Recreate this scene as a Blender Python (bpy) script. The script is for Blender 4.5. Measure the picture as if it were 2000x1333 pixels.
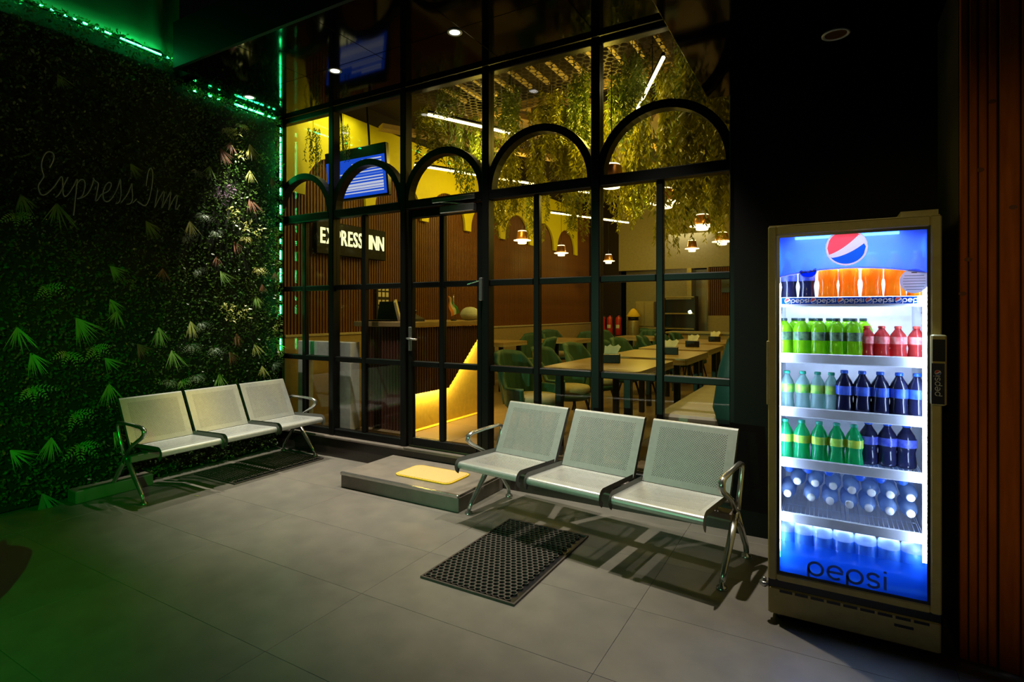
import bpy, bmesh, math, random
from mathutils import Vector, Matrix
for o in list(bpy.data.objects):
    bpy.data.objects.remove(o)
C = bpy.context.scene
COL = C.collection
PI = math.pi
rnd = random.Random(7)

# ------------------------------------------------------------------ camera
YAW = math.radians(29.9)
EYE = 1.5
FPX, CX, HY = 1078.0, 1000.0, 610.0
cam = bpy.data.cameras.new('camera')
cam.lens = 36 * FPX / 2000
cam.sensor_width = 36
cam.shift_y = (HY - 666.5) / 2000
cam.clip_start = 0.05
cob = bpy.data.objects.new('camera', cam)
COL.objects.link(cob)
cob.location = (0, 0, EYE)
cob.rotation_euler = (PI / 2, 0, YAW)
C.camera = cob
C.view_settings.view_transform = 'Standard'
C.view_settings.look = 'None'
C.view_settings.exposure = 0.0
C.view_settings.gamma = 1.0
C.view_settings.use_curve_mapping = False
C.cycles.max_bounces = 6
C.cycles.diffuse_bounces = 3
C.cycles.glossy_bounces = 3
C.cycles.transmission_bounces = 4
C.cycles.transparent_max_bounces = 12
C.cycles.sample_clamp_indirect = 4.0
C.cycles.caustics_reflective = False
C.cycles.caustics_refractive = False
C.cycles.use_denoising = True

# measured from the photograph: a pixel of the 2000x1333 frame met with a plane of the place
SF, CF = math.sin(YAW), math.cos(YAW)
def ray(px, py):
    s = (px - CX) / FPX
    return Vector((-SF + s * CF, CF + s * SF, (HY - py) / FPX))
def onY(px, py, Y):
    d = ray(px, py); return d * (Y / d.y) + Vector((0, 0, EYE))
def onX(px, py, X):
    d = ray(px, py); return d * (X / d.x) + Vector((0, 0, EYE))
def onZ(px, py, Z):
    d = ray(px, py); return d * ((Z - EYE) / d.z) + Vector((0, 0, EYE))

# ------------------------------------------------------------------ world and lamps
w = bpy.data.worlds.new('night'); C.world = w; w.use_nodes = True
w.node_tree.nodes['Background'].inputs[0].default_value = (0.35, 0.5, 0.45, 1)
w.node_tree.nodes['Background'].inputs[1].default_value = 0.0016

def lamp(name, kind, loc, power, color, aim=None, size=0.03, cone=None, blend=0.6, sy=None):
    l = bpy.data.lights.new(name, kind); l.energy = power; l.color = color
    if kind == 'AREA':
        l.size = size
        if sy: l.shape = 'RECTANGLE'; l.size_y = sy
    else:
        l.shadow_soft_size = size
    if kind == 'SPOT':
        l.spot_size = math.radians(cone or 120); l.spot_blend = blend
    o = bpy.data.objects.new(name, l); COL.objects.link(o); o.location = loc
    if aim is not None:
        d = Vector(aim) - Vector(loc)
        o.rotation_euler = d.to_track_quat('-Z', 'Y').to_euler()
    return o
SOFFIT = 3.65
DOWN = [(-5.02, 3.47), (-3.81, 3.47), (-2.49, 3.45), (-1.08, 3.45)]
for i, (x, y) in enumerate(DOWN):
    lamp('downlight_lamp', 'SPOT', (x, y, SOFFIT - 0.03), (400, 500, 360, 330)[i], (1, 0.90, 0.74), (x, y, 0), 0.03, (48, 57, 64, 66)[i], 1.0)
# green stage lights unseen behind the camera, aimed at left floor and bench backs
lamp('green_flood_lamp', 'SPOT', (0.5, -1.3, 2.5), 400, (0.0, 1.0, 0.03), (-4.6, 1.35, 0.25), 0.03, 42, 1.0)
lamp('green_flood_lamp', 'SPOT', (-2.3, -2.6, 1.5), 420, (0.36, 1.0, 0.52), (-1.85, 3.7, 0.75), 0.03, 34, 1.0)
# a warm lamp out in the forecourt, in front of the cooler
lamp('forecourt_lamp', 'SPOT', (-0.5, -2.8, 2.3), 85, (1.0, 0.80, 0.30), (0.42, 2.95, 1.35), 0.05, 26, 0.9)
WARM = (1.0, 0.72, 0.09)

# ------------------------------------------------------------------ materials
MATS = {}
def nodes(name):
    m = bpy.data.materials.new(name); m.use_nodes = True
    nt = m.node_tree; nt.nodes.clear()
    out = nt.nodes.new('ShaderNodeOutputMaterial')
    MATS[name] = m
    return m, nt, out
def noise_col(nt, c1, c2, scale, detail=3.0, stretch=None):
    tc = nt.nodes.new('ShaderNodeTexCoord')
    nz = nt.nodes.new('ShaderNodeTexNoise'); nz.inputs['Scale'].default_value = scale; nz.inputs['Detail'].default_value = detail
    if stretch:
        mp = nt.nodes.new('ShaderNodeMapping'); mp.inputs['Scale'].default_value = stretch
        nt.links.new(tc.outputs['Object'], mp.inputs[0]); nt.links.new(mp.outputs[0], nz.inputs['Vector'])
    else:
        nt.links.new(tc.outputs['Object'], nz.inputs['Vector'])
    rp = nt.nodes.new('ShaderNodeValToRGB')
    rp.color_ramp.elements[0].position = 0.32; rp.color_ramp.elements[1].position = 0.68
    rp.color_ramp.elements[0].color = (*c1, 1); rp.color_ramp.elements[1].color = (*c2, 1)
    nt.links.new(nz.outputs['Fac'], rp.inputs[0])
    return rp.outputs[0], nz.outputs['Fac']
def pm(name, c, rough=0.5, metal=0.0, c2=None, scale=20, bump=0.0, stretch=None, spec=0.5, coat=0.0):
    m, nt, out = nodes(name)
    b = nt.nodes.new('ShaderNodeBsdfPrincipled')
    b.inputs['Roughness'].default_value = rough; b.inputs['Metallic'].default_value = metal
    b.inputs['Specular IOR Level'].default_value = spec
    b.inputs['Coat Weight'].default_value = coat
    if c2 is None: c2 = tuple(min(1, v * 0.86) for v in c)
    co, fac = noise_col(nt, c, c2, scale, stretch=stretch)
    nt.links.new(co, b.inputs['Base Color'])
    if bump:
        bp = nt.nodes.new('ShaderNodeBump'); bp.inputs['Strength'].default_value = bump; bp.inputs['Distance'].default_value = 0.01
        nt.links.new(fac, bp.inputs['Height']); nt.links.new(bp.outputs[0], b.inputs['Normal'])
    nt.links.new(b.outputs[0], out.inputs[0])
    return m
def em(name, c, s, sample=True):
    m, nt, out = nodes(name)
    e = nt.nodes.new('ShaderNodeEmission'); e.inputs[0].default_value = (*c, 1); e.inputs[1].default_value = s
    nt.links.new(e.outputs[0], out.inputs[0])
    if not sample: m.cycles.emission_sampling = 'NONE'
    return m
def thin_glass(name, tint, ior=1.45, rough=0.0, boost=1.0):
    m, nt, out = nodes(name)
    t = nt.nodes.new('ShaderNodeBsdfTransparent'); t.inputs[0].default_value = (*tint, 1)
    g = nt.nodes.new('ShaderNodeBsdfGlossy'); g.inputs['Roughness'].default_value = rough
    f = nt.nodes.new('ShaderNodeFresnel')
    ge = nt.nodes.new('ShaderNodeNewGeometry'); io = nt.nodes.new('ShaderNodeMapRange')
    io.inputs[3].default_value = ior; io.inputs[4].default_value = 1 / ior     # both faces of the thin sheet reflect alike
    nt.links.new(ge.outputs['Backfacing'], io.inputs[0]); nt.links.new(io.outputs[0], f.inputs[0])
    mu = nt.nodes.new('ShaderNodeMath'); mu.operation = 'MULTIPLY'; mu.inputs[1].default_value = boost
    mx = nt.nodes.new('ShaderNodeMixShader')
    nt.links.new(f.outputs[0], mu.inputs[0]); nt.links.new(mu.outputs[0], mx.inputs[0])
    nt.links.new(t.outputs[0], mx.inputs[1]); nt.links.new(g.outputs[0], mx.inputs[2])
    nt.links.new(mx.outputs[0], out.inputs[0])
    return m
def liquid(name, c, trans=0.55, clear=0.0, spec=0.6):
    # bottle and its content: lets light through, with a wet gloss
    m, nt, out = nodes(name)
    tl = nt.nodes.new('ShaderNodeBsdfTranslucent'); tl.inputs[0].default_value = (*c, 1)
    b = nt.nodes.new('ShaderNodeBsdfPrincipled'); b.inputs['Base Color'].default_value = (*c, 1)
    b.inputs['Roughness'].default_value = 0.09; b.inputs['Specular IOR Level'].default_value = spec
    co, _ = noise_col(nt, c, tuple(v * 0.8 for v in c), 14)
    nt.links.new(co, b.inputs['Base Color'])
    mx = nt.nodes.new('ShaderNodeMixShader'); mx.inputs[0].default_value = trans
    nt.links.new(b.outputs[0], mx.inputs[1]); nt.links.new(tl.outputs[0], mx.inputs[2])
    last = mx
    if clear > 0:
        tp = nt.nodes.new('ShaderNodeBsdfTransparent'); tp.inputs[0].default_value = (*[0.5 + 0.5 * v for v in c], 1)
        m2 = nt.nodes.new('ShaderNodeMixShader'); m2.inputs[0].default_value = clear
        nt.links.new(mx.outputs[0], m2.inputs[1]); nt.links.new(tp.outputs[0], m2.inputs[2]); last = m2
    nt.links.new(last.outputs[0], out.inputs[0])
    return m
def leafmat(name, c1, c2, scale=9):
    m, nt, out = nodes(name)
    co, _ = noise_col(nt, c1, c2, scale, 4)
    d = nt.nodes.new('ShaderNodeBsdfPrincipled'); d.inputs['Roughness'].default_value = 0.38
    tl = nt.nodes.new('ShaderNodeBsdfTranslucent')
    nt.links.new(co, d.inputs['Base Color']); nt.links.new(co, tl.inputs[0])
    mx = nt.nodes.new('ShaderNodeMixShader'); mx.inputs[0].default_value = 0.3
    nt.links.new(d.outputs[0], mx.inputs[1]); nt.links.new(tl.outputs[0], mx.inputs[2])
    nt.links.new(mx.outputs[0], out.inputs[0])
    return m

M_tile = pm('floor_tile', (0.21, 0.195, 0.165), 0.42, c2=(0.165, 0.155, 0.135), scale=5, bump=0.04)
M_grout = pm('grout', (0.12, 0.11, 0.095), 0.9)
M_black = pm('black_panel', (0.0015, 0.0015, 0.002), 0.07, c2=(0.001, 0.001, 0.0015), spec=0.16)
M_blackm = pm('black_matt', (0.004, 0.004, 0.004), 0.6, spec=0.2)
M_frame = pm('black_frame_paint', (0.004, 0.0044, 0.0042), 0.42, spec=0.22)
M_plinth = pm('granite_plinth', (0.035, 0.028, 0.022), 0.3, c2=(0.02, 0.017, 0.014), scale=120)
M_sill = pm('sill_stone', (0.22, 0.19, 0.16), 0.4)
M_glass = thin_glass('clear_glass', (0.97, 0.98, 0.97), 1.5, 0.0, 0.8)
M_steel = pm('painted_steel', (0.62, 0.64, 0.62), 0.36, 0.55, c2=(0.56, 0.58, 0.56), scale=40)
M_steelside = pm('steel_edge', (0.16, 0.16, 0.15), 0.4, 0.3)
M_chrome = pm('brushed_chrome', (0.62, 0.62, 0.60), 0.25, 0.9)
M_beam = pm('bench_beam', (0.26, 0.22, 0.19), 0.5, 0.2)
M_rubber = pm('black_rubber', (0.075, 0.058, 0.046), 0.75, c2=(0.05, 0.04, 0.034), scale=60)
M_yellowmat = pm('yellow_mat', (0.75, 0.52, 0.16), 0.95, c2=(0.62, 0.46, 0.2), scale=120, bump=0.6)
M_yellowrim = pm('yellow_mat_rim', (0.85, 0.55, 0.03), 0.9)
M_step = pm('step_stone', (0.24, 0.215, 0.18), 0.45, c2=(0.19, 0.17, 0.145), scale=8)
M_wood = pm('wood_plank', (0.66, 0.155, 0.012), 0.65, c2=(0.46, 0.10, 0.008), scale=7, stretch=(6, 6, 0.6), spec=0.12)
M_knot = pm('wood_knot', (0.22, 0.05, 0.006), 0.6)
M_flute = pm('fluted_wood', (0.19, 0.066, 0.006), 0.5, c2=(0.13, 0.042, 0.004), scale=10, stretch=(4, 4, 0.5))
M_flutedark = pm('fluted_wood_dark', (0.10, 0.035, 0.022), 0.5)
M_backing = pm('dark_backing', (0.02, 0.010, 0.006), 0.8)
M_yellow = pm('yellow_paint', (0.78, 0.68, 0.002), 0.6, c2=(0.74, 0.64, 0.002))
M_dado = pm('tan_dado', (0.42, 0.30, 0.13), 0.6)
M_cream = pm('cream_wall', (0.42, 0.36, 0.20), 0.7)
M_tan = pm('tan_board', (0.40, 0.27, 0.11), 0.6, c2=(0.32, 0.2, 0.08), scale=6)
M_slatwood = pm('pale_slat', (0.55, 0.42, 0.22), 0.6)
M_dining = pm('dining_floor', (0.30, 0.21, 0.12), 0.3, c2=(0.25, 0.17, 0.09), scale=4)
M_white = pm('white_laminate', (0.72, 0.74, 0.70), 0.4)
M_table = pm('table_wood', (0.50, 0.36, 0.17), 0.28, c2=(0.40, 0.27, 0.12), scale=5, stretch=(1, 7, 1))
M_tableedge = pm('table_edge', (0.52, 0.44, 0.28), 0.4)
M_velvet = pm('green_velvet', (0.035, 0.12, 0.075), 0.55, c2=(0.025, 0.085, 0.055), scale=8)
M_teal = pm('teal_velvet', (0.010, 0.075, 0.065), 0.6)
M_seatpad = pm('seat_pad', (0.45, 0.38, 0.22), 0.7)
M_pale = pm('pale_vinyl', (0.42, 0.36, 0.27), 0.5, c2=(0.36, 0.31, 0.23), scale=3, stretch=(1, 9, 1))
M_darkmetal = pm('dark_metal', (0.012, 0.011, 0.011), 0.4, 0.3)
M_copper = pm('copper', (0.55, 0.24, 0.08), 0.3, 0.8)
M_red = pm('red_enamel', (0.55, 0.04, 0.03), 0.3)
M_inox = pm('stainless', (0.36, 0.29, 0.13), 0.35, 0.3)
M_paper = pm('paper', (0.85, 0.78, 0.62), 0.8)
M_neon = pm('unlit_neon_tube', (0.22, 0.32, 0.24), 0.3)
M_tarp = pm('tarpaulin', (0.05, 0.20, 0.11), 0.45, c2=(0.03, 0.14, 0.08), scale=2)
M_pot = pm('clay_pot', (0.34, 0.28, 0.2), 0.8)
M_hedgeback = pm('hedge_backing', (0.006, 0.012, 0.005), 0.9)
M_leaf = leafmat('box_leaf', (0.035, 0.12, 0.018), (0.11, 0.20, 0.03), 5)
M_spray_green = leafmat('spray_green', (0.20, 0.46, 0.10), (0.32, 0.50, 0.12))
M_spray_yellow = leafmat('spray_yellow', (0.62, 0.60, 0.20), (0.42, 0.50, 0.14))
M_spray_red = leafmat('spray_red', (0.30, 0.15, 0.09), (0.22, 0.12, 0.08))
M_spray_grey = leafmat('spray_grey', (0.22, 0.28, 0.20), (0.14, 0.22, 0.13))
M_spray_purple = leafmat('spray_purple', (0.20, 0.13, 0.20), (0.10, 0.07, 0.10))
M_vine = leafmat('vine_leaf', (0.15, 0.16, 0.006), (0.30, 0.27, 0.010), 7)
M_vine2 = leafmat('vine_leaf_dark', (0.09, 0.15, 0.02), (0.20, 0.24, 0.035), 7)
M_led_green = em('green_led', (0.02, 1.0, 0.22), 50)
M_led_green_dot = em('green_led_dot', (0.25, 1.0, 0.5), 10, False)
M_tube = em('warm_led_tube', (1.0, 0.78, 0.32), 16)
M_down = em('downlight_disc', (1.0, 0.95, 0.9), 6, False)
M_downin = em('downlight_disc_inside', (1.0, 0.85, 0.7), 1.2, False)
M_lampglow = em('lamp_glow', (1.0, 0.80, 0.36), 5)
M_signglow = em('sign_letters', (1.0, 0.95, 0.42), 1.6, False)
M_counterled = em('counter_led', (1.0, 0.70, 0.16), 320)
M_fled = em('fridge_led', (0.52, 0.68, 1.0), 74)
M_tvblue = em('screen_blue', (0.015, 0.10, 0.85), 0.75)
M_tvtext = em('screen_text', (0.75, 0.80, 1.0), 0.75, False)
M_tvdim = em('screen_text_dim', (0.12, 0.25, 0.95), 0.8, False)
# fridge
M_fgrey = pm('fridge_grey', (0.66, 0.55, 0.20), 0.5)
M_fliner = pm('fridge_liner', (0.72, 0.75, 0.80), 0.35)
M_fblack = pm('fridge_black', (0.010, 0.010, 0.014), 0.3)
M_rail = pm('shelf_rail', (0.72, 0.75, 0.80), 0.3)
M_wire = pm('shelf_wire', (0.75, 0.80, 0.90), 0.35)
M_blue = pm('print_blue', (0.01, 0.09, 0.62), 0.4)
M_navy = pm('print_navy', (0.008, 0.012, 0.05), 0.35)
M_printwhite = pm('print_white', (0.85, 0.87, 0.9), 0.4)
M_printgrey = pm('print_grey', (0.16, 0.22, 0.30), 0.4)
M_printred = pm('print_red', (0.72, 0.06, 0.06), 0.4)

# ------------------------------------------------------------------ mesh helpers
class MB:
    def __init__(s): s.v = []; s.f = []; s.m = []; s.smooth = []; s.mi = 0; s.sm = False
    def add(s, vs, fs):
        n = len(s.v); s.v += [tuple(v) for v in vs]
        for f in fs:
            s.f.append([i + n for i in f]); s.m.append(s.mi); s.smooth.append(s.sm)
        return s
    def box(s, x0, x1, y0, y1, z0, z1):
        return s.add([(x0, y0, z0), (x1, y0, z0), (x1, y1, z0), (x0, y1, z0), (x0, y0, z1), (x1, y0, z1), (x1, y1, z1), (x0, y1, z1)],
                     [(0, 3, 2, 1), (4, 5, 6, 7), (0, 1, 5, 4), (1, 2, 6, 5), (2, 3, 7, 6), (3, 0, 4, 7)])
    def bbox(s, x0, x1, y0, y1, z0, z1, b=0.004):
        # box with chamfered edges, as a loft of two profiles
        b = min(b, (x1 - x0) / 2.2, (y1 - y0) / 2.2, (z1 - z0) / 2.2)
        def ring(i, z): return [(x0 + i + b, y0 + i, z), (x1 - i - b, y0 + i, z), (x1 - i, y0 + i + b, z), (x1 - i, y1 - i - b, z),
                                (x1 - i - b, y1 - i, z), (x0 + i + b, y1 - i, z), (x0 + i, y1 - i - b, z), (x0 + i, y0 + i + b, z)]
        rs = ring(b, z0) + ring(0, z0 + b) + ring(0, z1 - b) + ring(b, z1)
        fs = [tuple(range(7, -1, -1)), tuple(range(24, 32))]
        for r in range(3):
            for k in range(8):
                a = r * 8 + k; c = r * 8 + (k + 1) % 8
                fs.append((a, c, c + 8, a + 8))
        return s.add(rs, fs)
    def quad(s, a, b, c, d): return s.add([a, b, c, d], [(0, 1, 2, 3)])
    def prism(s, poly, fmap, d0, d1):
        # polygon (u,v) extruded over d; fmap(u,v,d) -> point
        n = len(poly)
        vs = [fmap(u, v, d0) for u, v in poly] + [fmap(u, v, d1) for u, v in poly]
        fs = [tuple(range(n))[::-1], tuple(range(n, 2 * n))] + [(i, (i + 1) % n, n + (i + 1) % n, n + i) for i in range(n)]
        return s.add(vs, fs)
    def ribbon(s, pts, width, fmap, d0, d1, closed=False):
        # flat stroke of constant width with thickness
        n = len(pts); L = []; R = []
        for i in range(n):
            a = pts[(i - 1) % n] if (closed or i > 0) else pts[i]
            b = pts[(i + 1) % n] if (closed or i < n - 1) else pts[i]
            dx, dy = b[0] - a[0], b[1] - a[1]; q = math.hypot(dx, dy) or 1
            nx, ny = -dy / q * width / 2, dx / q * width / 2
            L.append((pts[i][0] + nx, pts[i][1] + ny)); R.append((pts[i][0] - nx, pts[i][1] - ny))
        vs = []
        for i in range(n):
            vs += [fmap(*L[i], d0), fmap(*R[i], d0), fmap(*R[i], d1), fmap(*L[i], d1)]
        fs = []
        for i in range(n if closed else n - 1):
            a = 4 * i; b = 4 * ((i + 1) % n)
            for k in range(4): fs.append((a + k, a + (k + 1) % 4, b + (k + 1) % 4, b + k))
        if not closed: fs += [(0, 1, 2, 3), (4 * n - 1, 4 * n - 2, 4 * n - 3, 4 * n - 4)]
        return s.add(vs, fs)
    def tube(s, pts, r, k=8, closed=False, flat=1.0, cap=True):
        pts = [Vector(p) for p in pts]; n = len(pts)
        rs = r if isinstance(r, (list, tuple)) else [r] * n
        up = None; vs = []
        for i in range(n):
            a = pts[(i - 1) % n] if (closed or i > 0) else pts[i]
            b = pts[(i + 1) % n] if (closed or i < n - 1) else pts[i]
            t = (b - a).normalized() if (b - a).length > 1e-9 else Vector((0, 0, 1))
            if up is None:
                up = Vector((1, 0, 0)) if abs(t.x) < 0.8 else Vector((0, 1, 0))
            u = (up - t * up.dot(t)).normalized(); up = u
            v = t.cross(u)
            for j in range(k):
                an = 2 * PI * j / k
                vs.append(pts[i] + u * (math.cos(an) * rs[i]) + v * (math.sin(an) * rs[i] * flat))
        fs = []
        for i in range(n if closed else n - 1):
            for j in range(k):
                a = i * k + j; b = i * k + (j + 1) % k; c = ((i + 1) % n) * k
                fs.append((a, b, c + (j + 1) % k, c + j))
        if not closed and cap:
            fs.append(tuple(range(k))[::-1]); fs.append(tuple(range((n - 1) * k, n * k)))
        return s.add(vs, fs)
    def lathe(s, prof, k=20, o=(0, 0, 0), axis='z', close=True):
        vs = []
        for r, z in prof:
            for j in range(k):
                a = 2 * PI * j / k
                x, y = r * math.cos(a), r * math.sin(a)
                p = (x, y, z) if axis == 'z' else ((x, z, y) if axis == 'y' else (z, x, y))
                vs.append((p[0] + o[0], p[1] + o[1], p[2] + o[2]))
        fs = []
        n = len(prof)
        for i in range(n - 1):
            for j in range(k):
                fs.append((i * k + j, i * k + (j + 1) % k, (i + 1) * k + (j + 1) % k, (i + 1) * k + j))
        if close:
            fs.append(tuple(range(k))[::-1]); fs.append(tuple(range((n - 1) * k, n * k)))
        return s.add(vs, fs)
    def build(s, name, mats, parent=None, loc=None, fix=True):
        if not isinstance(mats, (list, tuple)): mats = [mats]
        me = bpy.data.meshes.new(name); me.from_pydata(s.v, [], s.f)
        for m in mats: me.materials.append(m)
        me.polygons.foreach_set('material_index', s.m)
        me.polygons.foreach_set('use_smooth', s.smooth)
        if fix and len(s.f) < 6000:
            bm = bmesh.new(); bm.from_mesh(me); bmesh.ops.recalc_face_normals(bm, faces=bm.faces); bm.to_mesh(me); bm.free()
        me.update()
        o = bpy.data.objects.new(name, me); COL.objects.link(o)
        if parent is not None: o.parent = parent
        if loc is not None: o.location = loc
        return o
def S(): m = MB(); m.sm = True; return m
def empty(name, loc=(0, 0, 0), rz=0.0):
    o = bpy.data.objects.new(name, None); COL.objects.link(o); o.location = loc; o.rotation_euler = (0, 0, rz)
    o.empty_display_size = 0.1
    return o
def tag(o, label, cat, group=None):
    o['label'] = label; o['category'] = cat
    if group: o['group'] = group
    return o
def struct(o): o['kind'] = 'structure'; return o
def stuff(o): o['kind'] = 'stuff'; return o
def dup(o, parent=None):
    c = o.copy(); COL.objects.link(c)
    if parent is not None: c.parent = parent
    for ch in [x for x in o.children]: dup(ch, c)
    return c
def inst(o, parent, loc, rot=(0, 0, 0), sc=1.0, name=None):
    c = o.copy(); COL.objects.link(c); c.parent = parent; c.location = loc; c.rotation_euler = rot; c.scale = (sc,) * 3 if not isinstance(sc, tuple) else sc
    return c
def XZ(y0): return lambda u, v, d: (u, y0 + d, v)       # drawing on a plane facing -Y
def YZ(x0): return lambda u, v, d: (x0 + d, u, v)
def arc(cx, cy, r, a0, a1, n=16): return [(cx + r * math.cos(a0 + (a1 - a0) * i / n), cy + r * math.sin(a0 + (a1 - a0) * i / n)) for i in range(n + 1)]
def text_mesh(txt, size, extrude=0.004, bold=0.0):
    cu = bpy.data.curves.new('lettering', 'FONT'); cu.body = txt; cu.size = size; cu.extrude = extrude; cu.offset = bold; cu.resolution_u = 3
    ob = bpy.data.objects.new('lettering', cu); COL.objects.link(ob)
    dg = bpy.context.evaluated_depsgraph_get(); dg.update()
    me = bpy.data.meshes.new_from_object(ob.evaluated_get(dg))
    wd = ob.dimensions.x
    bpy.data.objects.remove(ob); bpy.data.curves.remove(cu)
    return me, wd
ORD = ['first', 'second', 'third', 'fourth', 'fifth', 'sixth', 'seventh', 'eighth', 'ninth', 'tenth', 'eleventh', 'twelfth']

FY = 4.10          # plane of the shop front
LX = -5.32         # plane of the left wall
IFZ = 0.25         # floor of the dining room

# ------------------------------------------------------------------ floor outside
fl = MB().box(-5.6, 1.2, -2.4, 4.05, -0.1, -0.004).build('floor', M_grout); struct(fl)
tx, ty = 1.31, 0.58
tile = MB().bbox(0.0008, tx - 0.0008, 0.0008, ty - 0.0008, -0.03, 0.0, 0.0008).build('tile', M_tile, fl)
first = True
i0 = -0.85 - 4 * tx
for i in range(6):
    for j in range(12):
        o = tile if first else tile.copy()
        if not first: COL.objects.link(o)
        first = False
        o.location = (i0 + i * tx, 1.57 - 6 * ty + j * ty - (0.0), 0)
# clip of the last columns under the walls is hidden

# ------------------------------------------------------------------ walls, soffit
struct(MB().box(LX - 0.25, LX - 0.02, -2.4, 4.0, 0, 3.9).build('wall_left', M_hedgeback))
wf = MB().box(-0.56, 0.62, 4.0, 4.3, 0, 3.9).build('wall_front', M_blackm); struct(wf)
wr = empty('wall_right'); struct(wr)
# plank cladding right of the fridge: two faces meeting in a shallow corner
pa, pb, pd = Vector((0.489, 3.06, 0)), Vector((0.616, 3.055, 0)), Vector((1.02, 2.93, 0))
def planks(a, b, n, z0, z1, seed):
    r = random.Random(seed); d = (b - a); L = d.length; d.normalize(); nrm = Vector((d.y, -d.x, 0))
    if nrm.x > 0: nrm = -nrm
    for k in range(n):
        u0, u1 = L * k / n + 0.0025, L * (k + 1) / n - 0.0025
        pr = r.uniform(0.0, 0.004)
        m = MB()
        pts = [(u0, 0), (u1, 0), (u1, 0.014 + pr), (u1 - 0.004, 0.018 + pr), (u0 + 0.004, 0.018 + pr), (u0, 0.014 + pr)]
        m.prism(pts, lambda u, v, z: tuple(a + d * u + nrm * v + Vector((0, 0, z))), z0, z1)
        p = m.build('plank', M_wood, wr)
        for q in range(1):
            zz = r.uniform(0.6, 2.4); uu = (u0 + u1) / 2 + r.uniform(-0.02, 0.02)
            kn = MB().prism(arc(0, 0, 0.016, 0, 2 * PI, 9)[:-1], lambda x, y, dd: tuple(a + d * (uu + x * 0.9) + nrm * (0.0185 + pr + dd) + Vector((0, 0, zz + y * 0.6))), -0.004, 0.0004)
            kn.build('knot', M_knot, p)
planks(pa, pb, 4, 0.0, 3.0, 3)
planks(pb + Vector((0.006, -0.004, 0)), pd, 6, 0.0, 3.0, 5)
m = MB().prism([(0.489, 3.066), (0.617, 3.062), (1.03, 2.935), (1.15, 2.935), (1.15, 3.6), (0.489, 3.6)], lambda u, v, d: (u, v, d), 0, 3.0)
m.build('backing', M_backing, wr)
# canopy soffit, black glossy panels with seams
ce = empty('ceiling'); struct(ce)
for k in range(5):
    x0 = -5.0 + k * 0.86
    for (y0, y1) in ((2.75, 3.42), (3.42, 4.06)):
        MB().bbox(x0 + 0.002, x0 + 0.858, y0 + 0.002, y1 - 0.002, SOFFIT, SOFFIT + 0.03, 0.002).build('panel', M_black, ce)
MB().bbox(-5.33, -5.002, 2.96, 4.06, SOFFIT, SOFFIT + 0.03, 0.002).build('panel', M_black, ce)
MB().box(-5.0, -0.7, 2.72, 2.75, SOFFIT - 0.004, SOFFIT + 0.4).build('fascia', M_blackm, ce)
MB().box(-5.33, -0.7, 2.9, 4.3, SOFFIT + 0.035, SOFFIT + 0.3).build('slab', M_blackm, ce)
# lower black bulkhead over the cooler
bk = MB().bbox(-0.74, 1.15, 1.6, 4.06, 3.0, 3.75, 0.004).build('ceiling', M_black); struct(bk)
# plinth and sill below the shop front
struct(MB().box(-5.33, -0.5, 4.03, 4.3, 0, 0.19).build('trim_1', M_plinth))
struct(MB().bbox(-5.33, -0.5, 4.015, 4.2, 0.19, 0.215, 0.006).build('trim_2', M_sill))

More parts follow.
